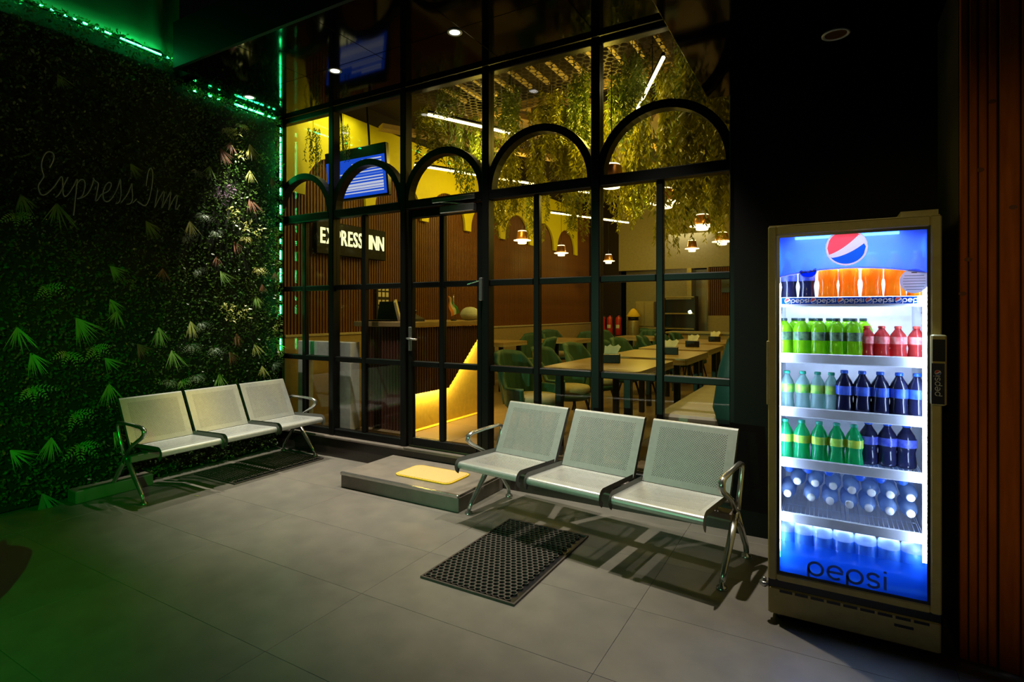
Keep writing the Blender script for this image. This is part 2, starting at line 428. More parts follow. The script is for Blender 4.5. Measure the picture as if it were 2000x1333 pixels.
# ------------------------------------------------------------------ shop front: window_1 and door_1
MX = [onY(p, 600, FY).x for p in (541, 653, 793, 953, 1166.5, 1440)]
TX = [onY(p, 600, FY).x for p in (597, 713, 865, 1050, 1290)]
Z0, Z1, Z2, ZT, ZTOP = 0.255, 1.01, 1.757, 2.52, SOFFIT
W = 0.036
wn = empty('window_1', (0, 0, 0)); struct(wn)
dn = empty('door_1', (0, 0, 0)); struct(dn)
def bar(x0, x1, z0, z1, name, par, y0=FY - 0.04, y1=FY + 0.04):
    return MB().bbox(x0, x1, y0, y1, z0, z1, 0.007).build(name, M_frame, par)
for i, x in enumerate(MX):
    hw = W if i not in (0, 5) else 0.045
    bar(x - hw, x + hw, 0.215, ZTOP, 'mullion', wn, FY - 0.05, FY + 0.05)
for i in range(5):
    a, b = MX[i] + W, MX[i + 1] - W
    door = (i == 2)
    par = dn if door else wn
    bar(a, b, ZT - 0.042, ZT + 0.042, 'transom', wn, FY - 0.048, FY + 0.048)
    bar(a, b, ZTOP - 0.06, ZTOP - 0.002, 'head_rail', wn)
    # arch over the transom
    cx, r0 = (MX[i] + MX[i + 1]) / 2, (MX[i + 1] - MX[i]) / 2 - 0.005
    ri = r0 - 0.062
    poly = arc(cx, ZT + 0.03, r0, 0, PI, 24); inner = arc(cx, ZT + 0.03, ri, 0, PI, 24)
    am = S(); n = len(poly); ys = (FY - 0.045, FY + 0.045)
    vs = []
    for k in range(n):
        vs += [(poly[k][0], ys[0], poly[k][1]), (poly[k][0], ys[1], poly[k][1]), (inner[k][0], ys[1], inner[k][1]), (inner[k][0], ys[0], inner[k][1])]
    fs = []
    for k in range(n - 1):
        for j in range(4): fs.append((4 * k + j, 4 * k + (j + 1) % 4, 4 * k + 4 + (j + 1) % 4, 4 * k + 4 + j))
    am.sm = False; am.add(vs, fs).build('arch', M_frame, wn)
    MB().box(a, b, FY - 0.004, FY + 0.004, ZT + 0.03, ZTOP - 0.04).build('glass_pane', M_glass, wn)
    # lower lights
    if door:
        da, db = a + 0.012, b - 0.012
        for x0, x1 in ((da, da + 0.05), (db - 0.05, db)): bar(x0, x1, 0.235, ZT - 0.05, 'stile', dn, FY - 0.03, FY + 0.03)
        bar(da + 0.05, db - 0.05, 0.235, 0.31, 'rail', dn, FY - 0.03, FY + 0.03)
        bar(da + 0.05, db - 0.05, ZT - 0.13, ZT - 0.05, 'rail', dn, FY - 0.03, FY + 0.03)
        la, lb, zb, zt = da + 0.05, db - 0.05, 0.31, ZT - 0.13
    else:
        bar(a, b, 0.215, 0.285, 'bottom_rail', wn)
        la, lb, zb, zt = a, b, 0.285, ZT - 0.042
    t = TX[i]; tw = 0.027
    bar(t - tw, t + tw, zb, zt, 'muntin', par, FY - 0.028, FY + 0.028)
    for (x0, x1) in ((la, t - tw), (t + tw, lb)):
        for zz in (Z1, Z2):
            bar(x0, x1, zz - 0.027, zz + 0.027, 'rail', par, FY - 0.028, FY + 0.028)
        for (za, zc) in ((zb, Z1 - 0.027), (Z1 + 0.027, Z2 - 0.027), (Z2 + 0.027, zt)):
            MB().box(x0, x1, FY - 0.004, FY + 0.004, za, zc).build('glass_pane', M_glass, par)
# door lever, backplate, closer, track and hinges
da, db = MX[2] + W + 0.012, MX[3] - W - 0.012
hx = da + 0.03
MB().bbox(hx - 0.016, hx + 0.022, FY - 0.042, FY - 0.03, 1.13, 1.36, 0.004).build('backplate', M_chrome, dn)
h = S().tube([(hx + 0.003, FY - 0.04, 1.25), (hx + 0.003, FY - 0.085, 1.25), (hx + 0.02, FY - 0.095, 1.25), (hx + 0.13, FY - 0.09, 1.245)], 0.009, 8)
h.build('handle', M_chrome, dn)
MB().bbox(db - 0.42, db - 0.05, FY - 0.085, FY - 0.03, ZT - 0.125, ZT - 0.06, 0.006).build('door_closer', M_chrome, dn)
MB().bbox(db - 0.52, db - 0.05, FY - 0.07, FY - 0.048, ZT - 0.02, ZT + 0.02, 0.004).build('closer_track', M_chrome, dn)
MB().tube([(db - 0.15, FY - 0.06, ZT - 0.06), (db - 0.3, FY - 0.075, ZT - 0.035), (db - 0.42, FY - 0.058, ZT - 0.02)], 0.007, 6).build('closer_arm', M_chrome, dn)
MB().bbox(db + 0.0, db + 0.03, FY - 0.075, FY - 0.03, 1.60, 1.80, 0.004).build('hinge', M_chrome, dn)
MB().tube([(db - 0.14, FY - 0.045, 1.745), (db + 0.005, FY - 0.06, 1.775)], 0.005, 6).build('latch', M_chrome, dn)
for k in range(3):
    MB().bbox(da, db, FY - 0.10 + 0.012 * k, FY - 0.093 + 0.012 * k, 0.215, 0.224, 0.001).build('threshold_rib', M_sill, dn)

# ------------------------------------------------------------------ step, mats
sx0, sx1, sy0 = -3.63, -2.40, 3.36
st = empty('entrance_step', ((sx0 + sx1) / 2, (sy0 + 4.02) / 2, 0)); tag(st, 'low stone step in front of the glass door with a metal nosing', 'step')
hw, hd = (sx1 - sx0) / 2, (4.02 - sy0) / 2
MB().bbox(-hw, hw, -hd + 0.012, hd, 0.0, 0.108, 0.003).build('riser', M_plinth if False else M_step, st)
MB().bbox(-hw + 0.004, hw - 0.004, -hd + 0.03, hd, 0.108, 0.13, 0.003).build('tread', M_step, st)
MB().bbox(-hw, hw, -hd, -hd + 0.03, 0.106, 0.132, 0.004).build('nosing', M_chrome, st)
ym = empty('doormat', (-2.89, 3.685, 0.13)); tag(ym, 'small yellow rounded doormat lying on the stone step', 'mat')
def rrect(hx_, hy_, r, n=6):
    out = []
    for cx_, cy_, a in ((hx_ - r, hy_ - r, 0), (-hx_ + r, hy_ - r, PI / 2), (-hx_ + r, -hy_ + r, PI), (hx_ - r, -hy_ + r, 1.5 * PI)):
        out += arc(cx_, cy_, r, a, a + PI / 2, n)
    return out
flatmap = lambda u, v, d: (u, v, d)
MB().prism(rrect(0.272, 0.152, 0.05), flatmap, 0.002, 0.014).build('pile', M_yellowmat, ym)
MB().ribbon(rrect(0.279, 0.159, 0.055), 0.016, flatmap, 0.001, 0.011, closed=True).build('rim', M_yellowrim, ym)
def hexmat(x0, x1, y0, y1, label):
    o = empty('rubber_mat', ((x0 + x1) / 2, (y0 + y1) / 2, 0)); tag(o, label, 'mat', 'honeycomb rubber mats')
    wx, wy = (x1 - x0), (y1 - y0); R = 0.0215; px = R * math.sqrt(3); py = R * 1.5
    nx, ny = int((wx - 0.02) / px), int((wy - 0.03) / py)
    mb = MB(); H = 0.013
    for j in range(ny):
        for i in range(nx - (j % 2)):
            cx = -wx / 2 + 0.01 + px * (i + 0.5 + 0.5 * (j % 2)); cy = -wy / 2 + 0.02 + py * (j + 0.5)
            vs = []
            for k in range(6):
                a = PI / 6 + PI / 3 * k; c, s_ = math.cos(a), math.sin(a)
                vs += [(cx + R * c, cy + R * s_, H), (cx + R * 0.76 * c, cy + R * 0.76 * s_, H), (cx + R * 0.76 * c, cy + R * 0.76 * s_, 0.003)]
            fs = []
            for k in range(6):
                a, b = 3 * k, 3 * ((k + 1) % 6)
                fs += [(a, b, b + 1, a + 1), (a + 1, b + 1, b + 2, a + 2)]
            mb.add(vs, fs)
    mb.build('honeycomb', M_rubber, o)
    MB().box(-wx / 2 + 0.004, wx / 2 - 0.004, -wy / 2 + 0.004, wy / 2 - 0.004, 0.0006, 0.003).build('base_sheet', M_fblack, o)
    e = MB()
    for b in ((-wx / 2, wx / 2, -wy / 2, -wy / 2 + 0.012), (-wx / 2, wx / 2, wy / 2 - 0.012, wy / 2), (-wx / 2, -wx / 2 + 0.01, -wy / 2 + 0.012, wy / 2 - 0.012), (wx / 2 - 0.01, wx / 2, -wy / 2 + 0.012, wy / 2 - 0.012)):
        e.box(*b, 0.001, 0.012)
    e.build('border', M_rubber, o)
hexmat(-2.0, -1.39, 2.44, 3.44, 'black honeycomb rubber mat sticking out from under the bench by the step')
hexmat(-5.08, -4.47, 2.95, 3.92, 'black honeycomb rubber mat under the bench along the plant wall')

# ------------------------------------------------------------------ perforated steel benches
def sheet(profile, width, v_perf, u_marg, cell, lip=0.032):
    # profile: list of (y,z) at fine arclength spacing; perforated where v in v_perf (fractions of length)
    P = [Vector((0, p[0], p[1])) for p in profile]
    L = [0]
    for i in range(1, len(P)): L.append(L[-1] + (P[i] - P[i - 1]).length)
    def at(s_):
        s_ = max(0, min(L[-1], s_))
        for i in range(1, len(P)):
            if s_ <= L[i] + 1e-9:
                t = (s_ - L[i - 1]) / max(1e-9, L[i] - L[i - 1]); return P[i - 1].lerp(P[i], t)
        return P[-1]
    mb = S(); hw = width / 2
    a, b = v_perf[0] * L[-1], v_perf[1] * L[-1]
    nv = round((b - a) / cell); nu = round((width - 2 * u_marg) / cell); c = (width - 2 * u_marg) / nu; cv = (b - a) / nv
    rows = [l for l in L if l < a - 1e-4] + [a] ; rows2 = [b] + [l for l in L if l > b + 1e-4]
    for R in (rows, rows2):
        for i in range(len(R) - 1):
            p, q = at(R[i]), at(R[i + 1])
            mb.quad((-hw, p.y, p.z), (hw, p.y, p.z), (hw, q.y, q.z), (-hw, q.y, q.z))
    vs = []; fs = []
    for j in range(nv):
        p, q = at(a + cv * j), at(a + cv * (j + 1))
        for (x0, x1) in ((-hw, -hw + u_marg), (hw - u_marg, hw)):
            mb.quad((x0, p.y, p.z), (x1, p.y, p.z), (x1, q.y, q.z), (x0, q.y, q.z))
        i = 0
        while i < nu:
            x0 = -hw + u_marg + c * i; x1 = x0 + c
            if (i + j) % 2 == 0:
                n = len(vs)
                f = 0.2
                vs += [(x0, p.y, p.z), (x1, p.y, p.z), (x1, q.y, q.z), (x0, q.y, q.z)]
                for (uu, vv) in ((f, f), (1 - f, f), (1 - f, 1 - f), (f, 1 - f)):
                    w_ = p.lerp(q, vv); vs.append((x0 + c * uu, w_.y, w_.z))
                for k in range(4): fs.append((n + k, n + (k + 1) % 4, n + 4 + (k + 1) % 4, n + 4 + k))
            else:
                mb.quad((x0, p.y, p.z), (x1, p.y, p.z), (x1, q.y, q.z), (x0, q.y, q.z))
            i += 1
    mb.add(vs, fs)
    # folded side flanges, in a darker finish
    mb.mi = 1; mb.sm = False
    n = len(P)
    for sx in (-hw, hw):
        for i in range(n - 1):
            t = (P[i + 1] - P[i]).normalized(); nn = Vector((0, t.z, -t.y))
            t2 = (P[min(n - 1, i + 2)] - P[i + 1]); t2 = t2.normalized() if t2.length > 1e-6 else t; n2 = Vector((0, t2.z, -t2.y))
            p, q = P[i], P[i + 1]; pp, qq = p - nn * -lip, q - n2 * -lip
            mb.quad((sx, p.y, p.z), (sx, q.y, q.z), (sx, qq.y, qq.z), (sx, pp.y, pp.z))
    return mb
def curve_pts(base, roll_c, roll_r, a0, a1, n=7):
    return base + [(roll_c[0] + roll_r * math.cos(a0 + (a1 - a0) * i / n), roll_c[1] + roll_r * math.sin(a0 + (a1 - a0) * i / n)) for i in range(n + 1)]
SEATW = 0.545
by0, bz0, by1, bz1 = 0.045, 0.415, 0.225, 0.775      # backrest bottom and top (front face)
bl = math.hypot(by1 - by0, bz1 - bz0); bdir = ((by1 - by0) / bl, (bz1 - bz0) / bl)
ang = math.atan2(bdir[1], bdir[0])
rr = 0.018
rc = (by1 + rr * math.sin(ang), bz1 - rr * math.cos(ang))
back_prof = [(by0 + bdir[0] * bl * i / 6, bz0 + bdir[1] * bl * i / 6) for i in range(6)] + [(rc[0] + rr * math.cos(a), rc[1] + rr * math.sin(a)) for a in [ang + PI / 2 - (ang + PI / 2 + 0.5) * i / 8 for i in range(9)]]
sy_b, sz_b, sy_f, sz_f = 0.045, 0.412, -0.36, 0.425
sl = math.hypot(sy_f - sy_b, sz_f - sz_b)
rs = 0.026
seat_prof = [(sy_b + (sy_f - sy_b) * i / 6, sz_b + (sz_f - sz_b) * i / 6) for i in range(7)] + [(sy_f + rs * math.cos(a), sz_f - rs + rs * math.sin(a)) for a in [PI / 2 + (PI * 0.95) * i / 8 for i in range(1, 9)]]
def make_bench(length, label):
    o = empty('waiting_bench'); tag(o, label, 'bench', 'perforated steel waiting benches')
    xs = [-(length / 2 - 0.05 - SEATW / 2), 0, (length / 2 - 0.05 - SEATW / 2)]
    b = sheet(back_prof, SEATW, (0.09, 0.80), 0.055, 0.0078).build('backrest', [M_steel, M_steelside], o, fix=False)
    s = sheet(seat_prof, SEATW, (0.10, 0.72), 0.055, 0.0078).build('seat', [M_steel, M_steelside], o, fix=False)
    b.location.x = s.location.x = xs[0]
    for x in xs[1:]:
        for q in (b, s):
            c = q.copy(); COL.objects.link(c); c.location.x = x
    br = None
    for x in xs:
        for sx in (-0.17, 0.17):
            m = MB().prism([(-0.28, 0.392), (-0.26, 0.40), (0.05, 0.388), (0.21, 0.70), (0.225, 0.69), (0.085, 0.36), (0.03, 0.345), (-0.10, 0.36)], lambda u, v, d: (x + sx + d, u, v), -0.008, 0.008)
            m.build('seat_bracket', M_steelside, o)
    MB().bbox(-length / 2 + 0.02, length / 2 - 0.02, -0.02, 0.06, 0.29, 0.345, 0.006).build('beam', M_beam, o)
    for sx in (-1, 1):
        x = sx * (length / 2 - 0.012)
        hub = (x, 0.04, 0.335)
        arm = S()
        loop = [(x, 0.045, 0.34), (x, -0.06, 0.44), (x, -0.20, 0.515), (x, -0.235, 0.545), (x, -0.23, 0.578), (x, -0.195, 0.594), (x, -0.05, 0.602), (x, 0.13, 0.604), (x, 0.165, 0.592), (x, 0.172, 0.56), (x, 0.13, 0.46), (x, 0.075, 0.345)]
        arm.tube(loop, [0.017, 0.018, 0.02, 0.021, 0.021, 0.02, 0.018, 0.017, 0.017, 0.016, 0.016, 0.017], 8, flat=0.75)
        arm.build('armrest', M_chrome, o)
        S().tube([(x - sx * 0.02, 0.04, 0.315), (x + sx * 0.018, 0.04, 0.315)], 0.034, 12).build('hub', M_chrome, o)
        for fy in (-1, 1):
            lg = S().tube([(x, 0.04 + fy * 0.005, 0.335), (x, 0.04 + fy * 0.10, 0.22), (x, 0.03 + fy * 0.225, 0.075), (x, 0.02 + fy * 0.245, 0.03)], [0.022, 0.021, 0.018, 0.016], 10, flat=0.8).build('leg', M_chrome, o)
            S().lathe([(0.012, 0.04), (0.013, 0.022), (0.026, 0.016), (0.031, 0.006), (0.031, 0.0)], 14, (x, 0.02 + fy * 0.245, 0)).build('foot', M_chrome, lg)
    return o
b1 = make_bench(1.80, 'three-seat perforated steel bench along the plant wall'); b1.location = (-4.86, 3.125, 0); b1.scale = (0.93, 1, 1); b1.rotation_euler.z = PI / 2
b2 = make_bench(1.86, 'three-seat perforated steel bench in front of the shop window beside the cooler'); b2.location = (-1.385, 3.50, 0); b2.rotation_euler.z = math.radians(-7.5)

# ------------------------------------------------------------------ plant wall
gw = empty('plant_wall', (LX, 2.5, 0)); tag(gw, 'tall green wall of artificial box leaves and sprays', 'plant wall')
GY0, GY1, GZ = 0.9, 3.98, 3.72
MB().box(0.0, 0.03, GY0 - 2.5, GY1 - 2.5, 0.02, GZ).build('backing_panel', M_hedgeback, gw)
mb = MB(); r = random.Random(11)
NL = 30000
for k in range(NL):
    y = r.uniform(GY0, GY1) - 2.5; z = r.uniform(0.04, GZ + (0.10 if y < 0.42 else -0.04)); x = 0.03 + 0.075 * r.random() ** 0.8
    sz = r.uniform(0.010, 0.020)
    d = Vector((r.uniform(0.2, 1), r.uniform(-1, 1), r.uniform(-1, 0.9))).normalized()
    sd = d.cross(Vector((r.uniform(-1, 1), r.uniform(-1, 1), r.uniform(-1, 1)))).normalized()
    p = Vector((x, y, z))
    mb.add([p, p + d * sz + sd * sz * 0.55, p + d * sz * 2.0, p + d * sz - sd * sz * 0.55], [(0, 1, 2, 3)])
stuff(mb.build('box_foliage', M_leaf, gw, fix=False))
# sprays of longer leaves, each one a part
def grass_tuft(seed, n=19, spread=0.62, ln=0.15, wd=0.0034):
    r = random.Random(seed); m = MB()
    for k in range(n):
        a = (k / (n - 1) - 0.5) * 2 * spread + r.uniform(-0.12, 0.12); L = ln * r.uniform(0.7, 1.1); out = r.uniform(0.25, 0.75)
        pts = []
        for q in range(5):
            t = q / 4
            pts.append(Vector((0.015 + out * L * t * 0.55, math.sin(a) * L * t, -math.cos(a) * L * t - 0.04 * L * t * t)))
        vs = []
        for q, p in enumerate(pts):
            ww = wd * (1 - (q / 4) ** 2 * 0.9)
            sd = Vector((0.2, math.cos(a), math.sin(a))).normalized() * ww
            vs += [p - sd, p + sd]
        m.add(vs, [(2 * q, 2 * q + 1, 2 * q + 3, 2 * q + 2) for q in range(4)])
    return m
def fern_spray(seed, n=4, ln=0.16):
    r = random.Random(seed); m = MB()
    for k in range(n):
        a = (k / (n - 1) - 0.5) * 2.3 + r.uniform(-0.15, 0.15); L = ln * r.uniform(0.75, 1.1); out = r.uniform(0.4, 0.8)
        prev = None
        for q in range(9):
            t = q / 8
            p = Vector((0.02 + out * L * math.sin(t * 2.0) * 0.55, math.sin(a) * L * t, -math.cos(a) * L * t * (0.25 + 0.75 * t)))
            if prev is not None:
                d = (p - prev).normalized(); sd = Vector((0.1, math.cos(a), math.sin(a))).normalized()
                wl = 0.028 * math.sin(PI * min(1, 0.15 + t * 0.85)) + 0.004
                for s_ in (-1, 1):
                    b = prev; e = prev + sd * (s_ * wl) + d * wl * 0.5; mid = prev + d * 0.011 + sd * (s_ * wl * 0.5)
                    mm = prev - d * 0.006 + sd * (s_ * wl * 0.5) + d * 0.004
                    m.add([b, mm, e, mid], [(0, 1, 2, 3)])
            prev = p
    return m
def leaf_cluster(seed, n=22, ln=0.05):
    r = random.Random(seed); m = MB()
    for k in range(n):
        d = Vector((r.uniform(0.2, 1), r.uniform(-1, 1), r.uniform(-1, 1))).normalized()
        sd = d.cross(Vector((r.uniform(-1, 1), r.uniform(-1, 1), r.uniform(-1, 1)))).normalized()
        p = Vector((r.uniform(0, 0.05), r.uniform(-0.06, 0.06), r.uniform(-0.06, 0.06))); L = ln * r.uniform(0.6, 1.1)
        u = d.cross(sd)
        m.add([p, p + d * L * 0.5 + sd * L * 0.2 + u * 0.006, p + d * L - u * 0.01, p + d * L * 0.5 - sd * L * 0.2 + u * 0.006], [(0, 1, 2, 3)])
    return m
PROT = {}
def spray(kind, mat, py, pz, sc, rot, seed):
    key = (kind, mat.name, seed % 3)
    if key not in PROT:
        b = {'grass_spray': grass_tuft, 'fern_spray': fern_spray, 'leaf_spray': leaf_cluster}[kind](seed % 3 + 20)
        me_o = b.build(kind, mat, gw, fix=False); PROT[key] = me_o; o = me_o
    else:
        o = PROT[key].copy(); COL.objects.link(o)
    o.location = (0.085, py, pz); o.rotation_euler = (rot, 0, 0); o.scale = (sc,) * 3
G, Yl, R_, E_, P_ = M_spray_green, M_spray_yellow, M_spray_red, M_spray_grey, M_spray_purple
SP = [('g', Yl, 487, 282, 1.2), ('g', R_, 450, 278, 0.9), ('g', R_, 430, 290, 1.1), ('g', Yl, 488, 333, 1.0), ('g', R_, 487, 388, 1.2), ('g', R_, 530, 348, 0.9),
      ('l', Yl, 455, 262, 1.3), ('l', Yl, 468, 300, 1.2), ('l', P_, 432, 385, 1.5), ('l', P_, 445, 372, 1.2), ('g', G, 410, 325, 0.9), ('f', E_, 385, 335, 0.9), ('l', Yl, 450, 415, 1.3),
      ('l', Yl, 475, 440, 1.3), ('f', E_, 395, 420, 1.1), ('g', Yl, 370, 432, 1.1), ('f', E_, 420, 452, 1.0), ('f', E_, 362, 462, 0.9), ('g', R_, 457, 472, 0.9), ('f', Yl, 478, 465, 0.9),
      ('l', Yl, 505, 455, 1.3), ('g', R_, 424, 500, 0.8), ('g', G, 430, 530, 1.1), ('f', Yl, 503, 525, 1.1), ('g', R_, 512, 555, 0.7), ('g', R_, 538, 532, 0.8), ('g', G, 500, 578, 0.9),
      ('f', E_, 385, 528, 0.9), ('g', R_, 318, 525, 0.9), ('g', G, 215, 585, 1.0), ('g', G, 148, 622, 1.6), ('g', G, 33, 640, 1.3), ('g', G, 60, 690, 1.2), ('f', G, 130, 690, 1.2),
      ('g', G, 228, 608, 1.0), ('g', G, 310, 640, 1.2), ('g', R_, 268, 672, 1.0), ('g', G, 335, 685, 1.3), ('g', Yl, 372, 628, 1.1), ('f', E_, 392, 632, 1.1), ('f', E_, 372, 675, 1.2),
      ('f', E_, 418, 682, 1.2), ('l', Yl, 440, 605, 1.5), ('l', Yl, 450, 618, 1.2), ('g', R_, 462, 652, 0.9), ('g', R_, 448, 688, 0.9), ('g', Yl, 497, 672, 1.0), ('l', Yl, 475, 612, 1.3),
      ('g', Yl, 540, 672, 1.0), ('g', Yl, 512, 715, 0.9), ('f', E_, 535, 712, 1.0), ('g', G, 428, 730, 1.1), ('f', E_, 382, 735, 1.1), ('f', G, 355, 745, 1.0), ('g', G, 212, 750, 1.3),
      ('f', G, 155, 870, 1.5), ('g', G, 100, 855, 1.2), ('g', G, 222, 845, 1.0), ('f', G, 185, 680, 1.2), ('f', G, 60, 760, 1.3), ('f', G, 145, 810, 1.2), ('g', G, 110, 398, 1.5),
      ('g', G, 285, 432, 1.1), ('g', G, 113, 145, 0.9), ('f', G, 30, 420, 1.2), ('g', G, 40, 380, 1.1), ('g', G, 215, 520, 1.0), ('g', G, 205, 700, 1.0), ('g', E_, 82, 965, 1.5),
      ('g', G, 185, 945, 1.1), ('f', E_, 330, 745, 1.0), ('g', G, 255, 320, 0.9), ('f', G, 90, 560, 1.1), ('g', G, 20, 880, 1.2), ('l', Yl, 540, 640, 1.0), ('l', G, 510, 310, 1.2), ('f', Yl, 470, 245, 0.9), ('f', Yl, 440, 252, 0.9)]
for k, (t, m_, px, py, sc) in enumerate(SP):
    p = onX(px, py, LX + 0.10)
    spray({'g': 'grass_spray', 'f': 'fern_spray', 'l': 'leaf_spray'}[t], m_, p.y - 2.5, p.z, sc * (0.92 if t == 'g' else 0.8), rnd.uniform(-0.25, 0.75), k)
# low kerb at the foot of the plant wall
kb = MB().bbox(-5.22, -5.08, 2.03, 2.6, 0.0, 0.10, 0.006).build('kerb_block', M_step); tag(kb, 'low stone kerb block at the foot of the plant wall left of the bench', 'kerb')
kb2 = stuff(leaf_cluster(3, 40, 0.06).build('fallen_leaves', M_spray_grey)); kb2.location = (-5.05, 3.62, 0.34); kb2['label'] = 'clump of pale plant sprigs hanging behind the bench seat'; kb2['category'] = 'plant'
# neon script lettering (unlit) in front of the leaves
ns = empty('script_sign', (LX + 0.16, 2.4, 2.3)); tag(ns, 'unlit script sign of thin tube reading Express Inn on the plant wall', 'sign')
STROKES = [[(225, 360), (255, 310), (280, 240), (275, 190), (235, 160), (190, 170), (150, 220), (125, 300), (128, 370), (140, 420), (158, 465), (130, 510), (95, 560), (85, 590), (95, 640), (120, 690), (165, 695), (210, 665), (260, 615), (300, 570), (340, 500), (370, 465), (385, 490), (385, 560), (386, 640), (395, 700), (420, 715), (460, 680), (520, 580)],
           [(450, 475), (420, 530), (390, 600), (340, 690), (300, 720)],
           [(520, 580), (548, 520), (567, 485), (555, 600), (540, 720), (530, 840), (518, 945)],
           [(550, 580), (590, 510), (635, 500), (660, 540), (655, 620), (630, 700), (590, 735), (562, 738)],
           [(590, 735), (660, 710), (710, 650), (740, 590), (765, 500)],
           [(758, 485), (775, 520), (825, 545), (815, 600), (800, 680), (790, 740), (785, 765), (810, 760), (850, 690)],
           [(850, 690), (890, 672), (940, 650), (975, 600), (980, 550), (950, 535), (910, 570), (880, 640), (875, 710), (890, 760), (930, 780), (975, 750), (1020, 680)],
           [(1020, 680), (1060, 600), (1085, 500), (1092, 500), (1095, 600), (1098, 690), (1085, 760), (1060, 795), (1035, 790)],
           [(1100, 785), (1160, 710), (1200, 640), (1235, 530), (1230, 620), (1240, 700), (1235, 770), (1205, 805), (1165, 805)],
           [(1240, 790), (1265, 765), (1290, 740)],
           [(1405, 585), (1415, 480), (1435, 390), (1460, 360), (1485, 400), (1485, 500), (1470, 620), (1450, 720), (1420, 800), (1385, 832), (1340, 800), (1300, 770)],
           [(1545, 630), (1530, 720), (1508, 850)], [(1512, 840), (1560, 740), (1610, 655), (1628, 645), (1615, 740), (1595, 855)],
           [(1600, 850), (1650, 750), (1700, 660), (1708, 655), (1695, 760), (1678, 875)], [(1682, 860), (1740, 740), (1785, 680), (1780, 770), (1760, 870), (1785, 865), (1815, 810)]]
def smooth_pts(p, it=2):
    for _ in range(it):
        q = [p[0]]
        for i in range(len(p) - 1):
            a, b = Vector(p[i]), Vector(p[i + 1]); q += [a.lerp(b, 0.25), a.lerp(b, 0.75)]
        q.append(p[-1]); p = q
    return p
for stt in STROKES:
    pts = [onX(60 + a * 0.16, 270 + b * 0.16, LX + 0.16) - ns.location for a, b in stt]
    S().tube(smooth_pts(pts, 2), 0.0062, 6).build('letter_stroke', M_neon, ns)
for (a, b) in ((160, 470), (620, 640), (1090, 560), (1470, 360)):
    p = onX(60 + a * 0.16, 270 + b * 0.16, LX + 0.16) - ns.location
    S().tube([p, p + Vector((-0.1, 0, 0))], 0.005, 6).build('standoff', M_chrome, ns)
# green led strips
def led(pts, label, segs, r=0.006):
    o = empty('led_strip', pts[0]); tag(o, label, 'led strip', 'green led strips around the plant wall')
    q = [Vector(p) - Vector(pts[0]) for p in pts]
    for a, b in segs:                      # lit lengths not smothered by the foliage
        La = [Vector(p) for p in q]; tot = sum((La[i + 1] - La[i]).length for i in range(len(La) - 1))
        def at(f):
            d = f * tot
            for i in range(len(La) - 1):
                l = (La[i + 1] - La[i]).length
                if d <= l + 1e-6: return La[i].lerp(La[i + 1], d / l)
                d -= l
            return La[-1]
        S().tube([at(a), at((a + b) / 2), at(b)], r, 6).build('light_tube', M_led_green, o)
    S().tube([p + Vector((-0.006, 0, -0.016)) for p in q], r * 1.1, 6).build('channel', M_blackm, o)
    return o
led([(LX + 0.10, 1.0, 3.86), (LX + 0.10, 1.9, 3.845), (LX + 0.10, 2.94, 3.815)], 'green led strip along the plant wall top below the tarpaulin', [(0.0, 0.06), (0.30, 0.33), (0.345, 0.385), (0.44, 0.45), (0.475, 0.485), (0.52, 0.53), (0.55, 0.56), (0.585, 0.60), (0.63, 0.645), (0.665, 0.69), (0.725, 0.895), (0.92, 0.93), (0.95, 0.96), (0.98, 0.99)])
led([(LX + 0.10, 2.98, 3.60), (LX + 0.11, 3.4, 3.605), (LX + 0.11, 3.96, 3.60)], 'green led strip at the plant wall top under the canopy', [(0.05, 0.07), (0.20, 0.22), (0.29, 0.31), (0.47, 0.60), (0.63, 0.67), (0.69, 0.80), (0.86, 0.88), (0.92, 0.94)], 0.008)
led([(LX + 0.075, 4.0, 1.08), (LX + 0.075, 4.0, 2.2), (LX + 0.075, 4.0, 3.58)], 'upright green led strip in the corner between plant wall and shop front', [(0.0, 0.05), (0.16, 0.20), (0.22, 0.24), (0.30, 0.36), (0.40, 0.44), (0.47, 0.49), (0.53, 0.56), (0.60, 0.64), (0.68, 0.715), (0.75, 0.94), (0.96, 0.98)], 0.006)
sh_ = MB().box(LX + 0.045, LX + 0.095, 4.012, 4.018, 1.0, 3.62).build('led_shield', M_blackm); tag(sh_, 'added black shield profile hiding the upright green led strip from the window glass', 'profile')  # added plate, keeps the strip's reflection out of the window glass
# leaves draped over the strips break up their line
mb = MB(); r = random.Random(5)
for k in range(1500):
    q = r.random()
    if q < 0.45: y = r.uniform(1.0, 2.94); z = 3.82 + 0.03 * (1 - (y - 1) / 2) + r.uniform(-0.05, 0.03)
    elif q < 0.7: y = r.uniform(2.95, 3.96); z = 3.60 + r.uniform(-0.06, 0.03)
    else: y = r.uniform(3.9, 3.985); z = r.uniform(0.9, 3.6)
    if 0.45 < q < 0.7 and 3.45 < y < 3.75 and r.random() < 0.6: continue
    if q < 0.45 and 2.45 < y < 2.75 and r.random() < 0.8: continue
    x = 0.10 + r.uniform(0.0, 0.04); sz = r.uniform(0.008, 0.018)
    d = Vector((r.uniform(0.0, 0.6), r.uniform(-1, 1), r.uniform(-1, 1))).normalized(); sd = d.cross(Vector((1, 0.2, 0.3))).normalized()
    p = Vector((x, y - 2.5, z))
    mb.add([p, p + d * sz + sd * sz * 0.5, p + d * sz * 2, p + d * sz - sd * sz * 0.5], [(0, 1, 2, 3)])
stuff(mb.build('edge_foliage', M_leaf, gw, fix=False))
